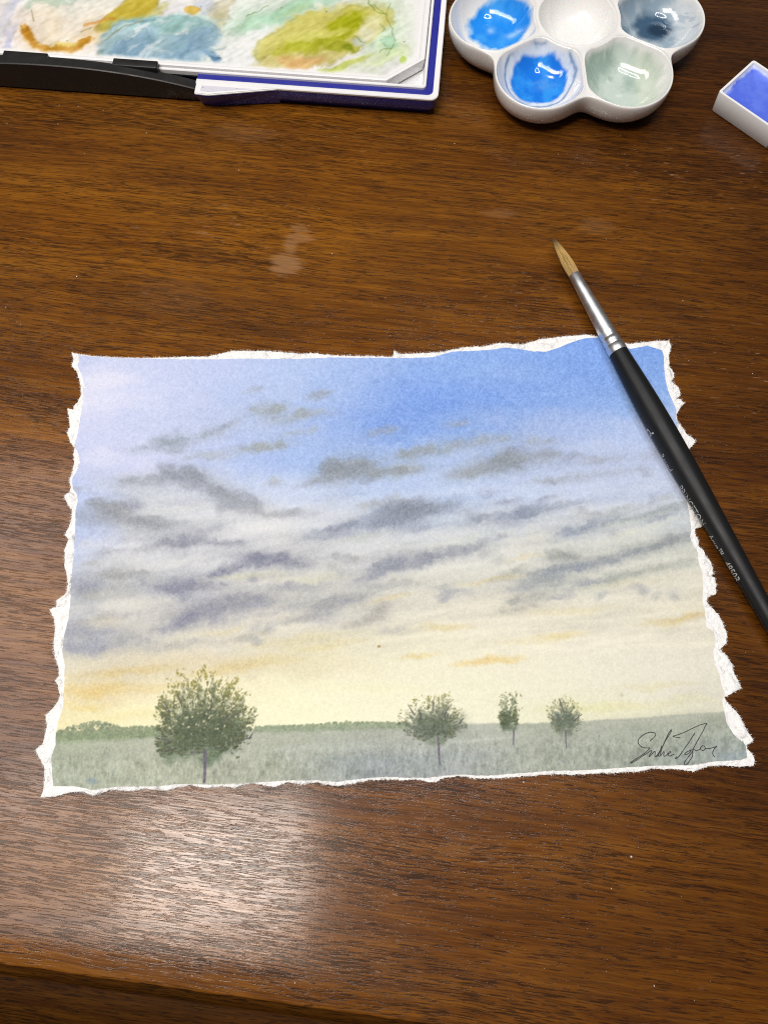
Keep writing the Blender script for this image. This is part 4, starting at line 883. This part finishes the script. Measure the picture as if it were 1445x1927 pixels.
me.update()
bm = bmesh.new(); bm.from_mesh(me); bmesh.ops.recalc_face_normals(bm, faces=bm.faces[:])
bm.to_mesh(me); bm.free()
for p in me.polygons: p.use_smooth = True
body = link('porcelain_body', me, M_CER, flower)
# colour standing in the wells; each a film following the glaze
def puddle(label, ang, paint, wet=0.12):
    cxy = np.array([FD * math.cos(ang), FD * math.sin(ang)])
    n = 170; a = np.linspace(-0.0192, 0.0192, n); X, Y = np.meshgrid(a, a)
    xx, yy = X + cxy[0], Y + cxy[1]; r = np.hypot(xx, yy); ph = (np.arctan2(yy, xx) - ang + math.pi) % (2 * math.pi) - math.pi
    d = np.minimum(np.minimum((FRHO - 0.0010) - np.hypot(X, Y), r * np.sin(math.pi / 6 - np.clip(np.abs(ph), 0, math.pi / 6)) - 0.0006), r - (RC + 0.0020))
    d = np.where(np.abs(ph) > math.pi / 6, -1, d)
    c = paint(X * 1000, Y * 1000, d * 1000)
    white = lin(np.array([0.905, 0.90, 0.892])); k = smooth(0.2, 1.6, d * 1000)[..., None]
    c = white * (1 - k) + c * k
    z = well(xx, yy) + 0.00006
    Fq = grid_faces(n, n); keep = (d.ravel()[Fq] > 0.00035).all(1); used = np.unique(Fq[keep]); mp_ = np.zeros(n * n, int); mp_[used] = np.arange(len(used))
    Vp = np.dstack([xx, yy, z]).reshape(-1, 3)[used]
    M = pmat('wet_paint', (.5, .5, .5), wet, attr='Col', coat=0.6, coat_r=0.04, bump=(300, 0.00001, 0.15))
    link('paint_puddle', mesh_np('paint_puddle', Vp, mp_[Fq[keep]], c.reshape(-1, 3)[used]), M, flower)['label'] = label
def mixc(a, b, f): return a * (1 - f[..., None]) + b * f[..., None]
PW = lin(np.array([0.905, 0.90, 0.892]))
def L8(h): return lin(hexc(h)) * 0.92
def pofs(u, v, ang, z=0.0062):
    p = px(u, v, z) - fc; c_, s_ = math.cos(-math.radians(1)), math.sin(-math.radians(1)); q = np.array([p[0] * c_ - p[1] * s_, p[0] * s_ + p[1] * c_])
    return (q - FD * np.array([math.cos(ang), math.sin(ang)])) * 1000
aL, aBL, aBR, aR = math.pi, math.radians(-120), math.radians(-60), 0.0
oL, oBL, oR = pofs(938, 54, aL), pofs(1012, 155, aBL), pofs(1238, 52, aR)
def paint_left(x, y, d):
    q = np.hypot((x - oL[0]) / 13.2, (y - oL[1]) / 11.8) + 0.35 * fbm(x / 4, y / 4, 61, 4)
    c = mixc(np.broadcast_to(L8('1E8AEC'), x.shape + (3,)), L8('3FA0F2'), smooth(-.2, .3, fbm(x / 5, y / 5, 62, 4)))
    c = mixc(c, L8('9CCBF2'), np.exp(-(((x - oL[0] + 3.5) / 1.4) ** 2 + ((y - oL[1] + .5) / 1.6) ** 2)) * .7 + .85 * np.exp(-(((x - oL[0] - 6) / 2.8) ** 2 + ((y - oL[1] + 4) / 1.4) ** 2)))
    return mixc(mixc(c, L8('8FC0EE'), smooth(.88, 1.0, q)), PW, smooth(.96, 1.14, q))
def paint_bl(x, y, d):
    q = np.hypot((x - oBL[0]) / 12.6, (y - oBL[1]) / 11.4) + 0.16 * fbm(x / 3.5, y / 3.5, 71, 4)
    c = mixc(np.broadcast_to(L8('1577E2'), x.shape + (3,)), L8('2E93EE'), smooth(-.2, .25, fbm(x / 4, y / 4, 72, 4)))
    c = mixc(c, L8('5E97DE'), np.exp(-(((x - oBL[0] - 3) / 4.2) ** 2 + ((y - oBL[1] + .5) / 3.0) ** 2)) * smooth(-.3, .2, fbm(x / 1.5, y / 1.5, 75, 4)) * .9)
    out = mixc(np.broadcast_to(L8('D9E3F2'), x.shape + (3,)), L8('8FB0D8'), smooth(-.05, .3, fbm(x / 5, y / 5, 73, 4)) * .6)
    c = mixc(c, out, smooth(.90, 1.02, q))
    ring = np.exp(-((np.hypot((x - oBL[0]) / 14.6, (y - oBL[1] - .4) / 13.4) + .10 * fbm(x / 4, y / 4, 74, 3) - 1.0) / .035) ** 2)
    c = mixc(c, L8('4E78A8'), ring * .75)
    return mixc(c, PW, smooth(1.03, 1.12, np.hypot((x - oBL[0]) / 14.6, (y - oBL[1] - .4) / 13.4) + .10 * fbm(x / 4, y / 4, 74, 3)))
def paint_br(x, y, d):
    f = fbm(x / 6, y / 6, 81, 5); c = mixc(np.broadcast_to(L8('C3D1C8'), x.shape + (3,)), L8('9DB3A9'), smooth(-.12, .3, f))
    c = mixc(c, L8('E0E6E1'), smooth(.12, .4, fbm(x / 2.4, y / 3.4, 82, 4)) * .8)
    q = np.hypot((x + 1) / 16.5, (y - 1) / 15.5) + .35 * fbm(x / 5, y / 5, 83, 4)
    c = mixc(c, L8('D9DEC8'), smooth(4, 9, x) * .4)
    return mixc(c, PW, smooth(.95, 1.2, q))
def paint_right(x, y, d):
    f = fbm(x / 6, y / 6, 91, 5); c = mixc(np.broadcast_to(L8('8FA4B4'), x.shape + (3,)), L8('B4C2CC'), smooth(-.15, .25, f))
    q = np.hypot((x - oR[0] + 2) / 8.5, (y - oR[1]) / 8.0) + .45 * fbm(x / 3, y / 3, 92, 4)
    c = mixc(L8('3E5A74') + 0 * c, c, smooth(.7, 1.25, q)); q2 = np.hypot((x - oR[0]) / 5.5, (y - oR[1] + 1) / 3.6) + .4 * fbm(x / 3, y / 3, 95, 4)
    c = mixc(L8('22394F') + 0 * c, c, smooth(.6, 1.3, q2))
    c = mixc(c, L8('DDE2E6'), smooth(3, 11, x - oR[0] + 6 * f) * .85)
    st_ = smooth(.10, .26, fbm((x + y) / 1.6, (x - y) / 7, 93, 4)); c = mixc(c, L8('9FB0BE'), st_ * smooth(2, 8, x) * .6)
    return mixc(c, PW, smooth(.99, 1.1, np.hypot(x / 18, y / 17) + .25 * fbm(x / 4, y / 4, 94, 4)))
puddle('bright blue paint puddle', math.pi, paint_left)
puddle('bright blue paint puddle with a darker dried ring', math.radians(-120), paint_bl)
puddle('pale grey-green paint wash', math.radians(-60), paint_br)
puddle('smeared slate-blue paint', 0.0, paint_right)

# ================================================================== PAINT PAN
PH = 0.0100
pa, pb, pd_ = px(1351, 172, PH), px(1417, 112, PH), px(1445, 236, PH)
e1 = (pb - pa)[:2]; wid = np.linalg.norm(e1); e1 /= wid
prot = math.atan2(e1[1], e1[0]) - math.pi / 2           # local +y runs along the short side
pan = thing('paint_pan', 'white plastic pan of cobalt blue watercolour standing alone on the table', 'paint pan', (pa[0], pa[1], 0), prot)
PL = 0.031
prect = np.array([(0, 0), (PL, 0), (PL, wid), (0, wid)], float)
sweep('pan_body', prect, [(1.0*mm, 0.0002, .8*mm), (0.75*mm, 0.0002, .9*mm), (0.55*mm, 0.0005, 1.0*mm), (0.0, PH - .0002, 1.2*mm), (0.12*mm, PH, 1.1*mm), (1.0*mm, PH, .9*mm), (1.15*mm, PH - .0002, .8*mm), (1.7*mm, 0.0030, .6*mm)], M_WHITE, pan, cap_end=True, cap_start=True)
gx = np.linspace(0.0012, PL - 0.0012, 120); gy = np.linspace(0.0012, wid - 0.0012, 90); GX, GY = np.meshgrid(gx, gy)
dm = np.minimum(np.minimum(GX - .0012, PL - .0012 - GX), np.minimum(GY - .0012, wid - .0012 - GY)) * 1000
zc = PH - 0.0019 + 0.0012 * np.exp(-dm / 0.7) + 0.00035 * fbm(GX * 200, GY * 200, 95, 3) - 0.0006 * smooth(0, 6, dm)
base = mixc(np.broadcast_to(lin(hexc('4F69DC')), GX.shape + (3,)), lin(hexc('5D78E4')), smooth(-.25, .25, fbm(GX * 260, GY * 260, 96, 4)))
base = mixc(lin(hexc('C9D2F2')) + 0 * base, base, smooth(0.15, 1.3, dm + 1.6 * fbm(GX * 500, GY * 500, 97, 4)))
base = mixc(base, lin(hexc('B9C4F4')), .9 * np.exp(-((dm - 1.6) / .5) ** 2) * smooth(.05, .25, fbm(GX * 150, GY * 150, 98, 3)))
link('paint_cake', mesh_np('paint_cake', np.dstack([GX, GY, zc]).reshape(-1, 3), grid_faces(90, 120), base.reshape(-1, 3)), pmat('blue_paint_cake', (.1, .2, .7), .42, attr='Col', bump=(900, .00005, .5)), pan)['label'] = 'cake of cobalt blue watercolour'

# ================================================================== BRUSH
btip = px(1040, 447, 0.0062); bend = px(1434, 1141, 0.0047)
ax = bend - btip; L3 = np.linalg.norm(ax); ax = ax / L3
def along(u, v):                              # distance along the brush of a traced point
    p = px(u, v, 0.0056); return float((p - btip) @ ax)
s_fs, s_fe = along(1082, 517), along(1166, 662.5)
side = np.cross(ax, [0, 0, 1]); side /= np.linalg.norm(side); upv = np.cross(side, ax)
BROOT = btip + ax * (s_fe + 0.04); BROOT = np.array([BROOT[0], BROOT[1], 0.0006])
brush = thing('paintbrush', 'round paintbrush with black handle and silver ferrule lying across the painting', 'paintbrush', tuple(BROOT))
def pt(s_, r, a): return btip + ax * s_ + (side * np.cos(a) + upv * np.sin(a)) * r
def lathe(name, prof, m, seg=40, cap=True):
    a = np.linspace(0, 2 * math.pi, seg, endpoint=False); V_ = []
    for (s_, r) in prof:
        V_ += [pt(s_, r, q) for q in a]
    V_ = np.array(V_) - BROOT
    fs = [tuple(int(x) for x in f) for f in grid_faces(len(prof), seg, True)]
    if cap: fs += [tuple(range(seg)), tuple(range((len(prof) - 1) * seg, len(prof) * seg))[::-1]]
    me = bpy.data.meshes.new(name); me.from_pydata(V_.tolist(), [], fs); me.update()
    bm = bmesh.new(); bm.from_mesh(me); bmesh.ops.recalc_face_normals(bm, faces=bm.faces[:]); bm.to_mesh(me); bm.free()
    for p in me.polygons: p.use_smooth = True
    try: me.set_sharp_from_angle(angle=math.radians(45))
    except Exception: pass
    return link(name, me, m, brush)
fl = s_fe - s_fs
HS = [(0, .00355), (.002, .0037), (.012, .0042), (.024, .00462), (.036, .00475), (.048, .00468), (.062, .00436), (.080, .0038), (.098, .00325), (.115, .0028), (.135, .0024), (.150, .0021), (.154, .0016), (.1555, .0006)]
hs = np.array(HS); sx_ = np.linspace(0, .1555, 90)
def hr(s_): 
    from_ = np.interp(s_, hs[:, 0], hs[:, 1]); return from_
hp = [(s_fe + q, float(np.mean([hr(np.clip(q + d_, 0, .1555)) for d_ in (-.003, -.0015, 0, .0015, .003)]) if q < .15 else hr(q))) for q in sx_]
M_HAND = pmat('matte_black_lacquer', (0.0085, 0.0088, 0.010), 0.46, spec=0.26, bump=(1500, .00002, .3), rvar=.06, varscale=60)
lathe('handle', hp, M_HAND, 128)
fp = [(0, .00205), (.0003, .00222), (.006, .00236), (fl * .45, .00285), (fl * .74, .00330), (fl * .795, .00336), (fl * .80, .00322), (fl * .825, .00322), (fl * .83, .00340), (fl * .88, .00350), (fl * .885, .00336), (fl * .905, .00336), (fl * .91, .00356), (fl * .995, .00372), (fl * 1.0, .0036)]
M_FER = pmat('brushed_aluminium', (0.72, 0.72, 0.73), 0.40, metal=1.0, bump=(2500, .000008, .3), rvar=.04, varscale=160, var=.06)
lathe('ferrule', [(s_fs + q, r) for q, r in fp], M_FER, 56)
# hairs: a tapered bundle of fine filaments round a core
bl_ = s_fs
def bprof(q): return np.interp(q, [0, .12, .35, .62, .85, 1.0], [.00032, .00085, .00150, .00210, .00222, .00200])
mH, N, L, B = newmat('golden_bristle')
B.inputs['Roughness'].default_value = .42
at = N.new('ShaderNodeAttribute'); at.attribute_name = 'Col'; L.new(at.outputs['Color'], B.inputs['Base Color'])
hv, hf, hc = [], [], []
def hair_col(q, k):
    c = lin(hexc('C9A468')) * (1 - q) + 0
    tipc, midc, rootc = lin(hexc('55493A')), lin(hexc('C2A062')), lin(hexc('A98C58'))
    c = tipc + (midc - tipc) * float(smooth(.0, .45, q)); c = c + (rootc - c) * float(smooth(.75, 1, q)) * .6
    return c * (0.70 + 0.6 * k)
for i in range(620):
    a = rs.uniform(0, 2 * math.pi); rad = math.sqrt(rs.rand()) if i > 300 else rs.uniform(.93, 1.0); k = rs.rand()
    start = rs.uniform(0, .10) if rs.rand() < .6 else rs.uniform(0.02, .3)
    tw = rs.normal(0, .05); bend_ = rs.normal(0, .00004)
    nseg = 7; b = len(hv)
    for j in range(nseg):
        q = start + (1.06 - start) * j / (nseg - 1); r = bprof(q) * rad + bend_ * math.sin(q * 6)
        w = 0.000055 if j else 0.00002
        c0 = pt(q * bl_, r, a + tw * q)
        rd = side * math.cos(a) + upv * math.sin(a); tg = np.cross(ax, rd)
        c0 = c0 - upv * 0.0004 * (1 - q) ** 2
        for o_ in (tg * w, rd * w, -tg * w): hv.append(c0 + o_ - BROOT); hc.append(hair_col(q, k))
        if j:
            for m_ in range(3):
                p0 = b + (j - 1) * 3 + m_; p1 = b + (j - 1) * 3 + (m_ + 1) % 3
                hf.append((p0, p1, p1 + 3, p0 + 3))
br = link('bristles', mesh_np('bristles', np.array(hv), hf, np.array(hc)), mH, brush); br['label'] = 'golden brown hairs tapering to a darker point'; br['kind'] = 'stuff'
# lettering printed round the left flank of the handle
M_INK = pmat('white_print', (.42, .42, .41), 0.5)
def handle_r(s_): return float(np.interp(s_, [h[0] for h in hp], [h[1] for h in hp]))
# angle of the silhouette on the painting's side of the handle, as seen standing over the sheet
mid_p = btip + ax * (s_fe + .05); view = CAM - mid_p; view = view - ax * (view @ ax); view /= np.linalg.norm(view)
va_ = math.atan2(view @ upv, view @ side)
sgn = 1.0 if side[0] < 0 else -1.0
SIL = va_ + (-sgn if False else 0)
left_dir = np.array([-1.0, 0, 0]); la = math.atan2(left_dir @ upv, left_dir @ side)
dl = (la - va_ + math.pi) % (2 * math.pi) - math.pi
turn = 1.0 if dl > 0 else -1.0                      # which way round the flank lies
def flank(deg): return va_ + turn * math.radians(deg)
def text_on(txt, u, v, length, deg, tall=1.0):
    # letter tops point towards the crown of the handle
    cu = bpy.data.curves.new('lettering', 'FONT'); cu.body = txt; cu.resolution_u = 3
    tmp = bpy.data.objects.new('lettering_tmp', cu); COL.objects.link(tmp)
    dg = bpy.context.evaluated_depsgraph_get(); me = bpy.data.meshes.new_from_object(tmp.evaluated_get(dg), depsgraph=dg)
    COL.objects.unlink(tmp); bpy.data.objects.remove(tmp)
    bm = bmesh.new(); bm.from_mesh(me); bmesh.ops.triangulate(bm, faces=bm.faces[:]); bmesh.ops.subdivide_edges(bm, edges=bm.edges[:], cuts=1)
    co = np.array([v_.co[:] for v_ in bm.verts]); lo_, hi = co.min(0), co.max(0); k = length / (hi[0] - lo_[0]); s0 = along(u, v)
    for v_ in bm.verts:
        s_ = s0 + (v_.co.x - lo_[0]) * k; r = handle_r(s_)
        v_.co = pt(s_, r + 0.00005, flank(deg) - turn * (v_.co.y) * k * tall / r) - BROOT
    bm.to_mesh(me); bm.free(); me.name = 'lettering'; me.materials.clear()
    o = link('lettering', me, M_INK, brush); o['label'] = 'white lettering reading ' + txt
    return o
text_on('d', 1222, 803, 0.0034, 92, 0.75)
text_on('Round', 1255, 851, 0.0068, 89, 1.7)
text_on('PRINCETON', 1290, 910, 0.0158, 93, 1.75)
text_on('Aqua\u2122', 1343, 1003, 0.0078, 86, 1.6)
text_on('4850R', 1372, 1055, 0.0076, 89, 1.6)

# ================================================================== DUST
dv, df = [], []
spots = [(625,477,2.2),(600,392,1.2),(148,180+20,1.5),(112,198,1.3),(195,208,1.2),(14,233,1.3),(110,233,1.4),(145,520,2.0),(12,578,2.0),(276,250,1.5),(450,320,1.4),(970,575,1.2),(1140,450,1.2),(1284,566,1.5),(1050,290,1.6),(855,270,1.5),(1175,290,1.2),(1230,1855,1.8),(1150,1672,1.4),(1187,1612,2.6),(985,1472,2.4),(22,1834,1.7),(80,1845,1.3),(94,1842,1.3),(205,1893,1.7),(264,1895,1.7),(235,1890,1.2),(555,1850,1.4),(1415,703,1.4),(700,1625,1.2),(40,610,1.5),(725,560,1.2),(755,1010,0.001)]
for i in range(130): spots.append((rs.uniform(0, 1445), rs.uniform(60, 1900), rs.uniform(.45, .9)))
for (u, v, r) in spots:
    p = px(u, v); r = r * 0.00016
    lx, ly = tloc(u, v); z0 = 0.0
    if ly < 0.0008: continue
    b = len(dv); a0 = rs.uniform(0, 6.28); el = rs.uniform(.5, 1.0)
    for k in range(5):
        a = a0 + k * 1.2566; dv.append((p[0] + r * math.cos(a) * el * rs.uniform(.7, 1.2), p[1] + r * math.sin(a) * rs.uniform(.7, 1.2), z0 + 0.00002))
    dv.append((p[0], p[1], r * .9 + .00003))
    for k in range(5): df.append((b + k, b + (k + 1) % 5, b + 5))
dust = link('dust_specks', mesh_np('dust_specks', np.array(dv), df, smooth_sh=False), pmat('paper_dust', (.74, .72, .68), .9))
dust['kind'] = 'stuff'; dust['label'] = 'tiny white specks of dust scattered over the dark table'; dust['category'] = 'dust'

# ================================================================== parts of parts
def nest(root, host, names):
    h = [c for c in root.children if c.name.split('.')[0] == host][0]
    for c in list(root.children):
        if c.name.split('.')[0] in names: c.parent = h
nest(brush, 'handle', ('lettering',)); nest(pbox, 'hinge_wing', ('wing_top', 'wing_pocket')); nest(pbox, 'mixing_tray', ('dried_paint',))
nest(painting, 'painted_surface', ('signature',)); nest(painting, 'torn_edge', ('paper_fibres',))
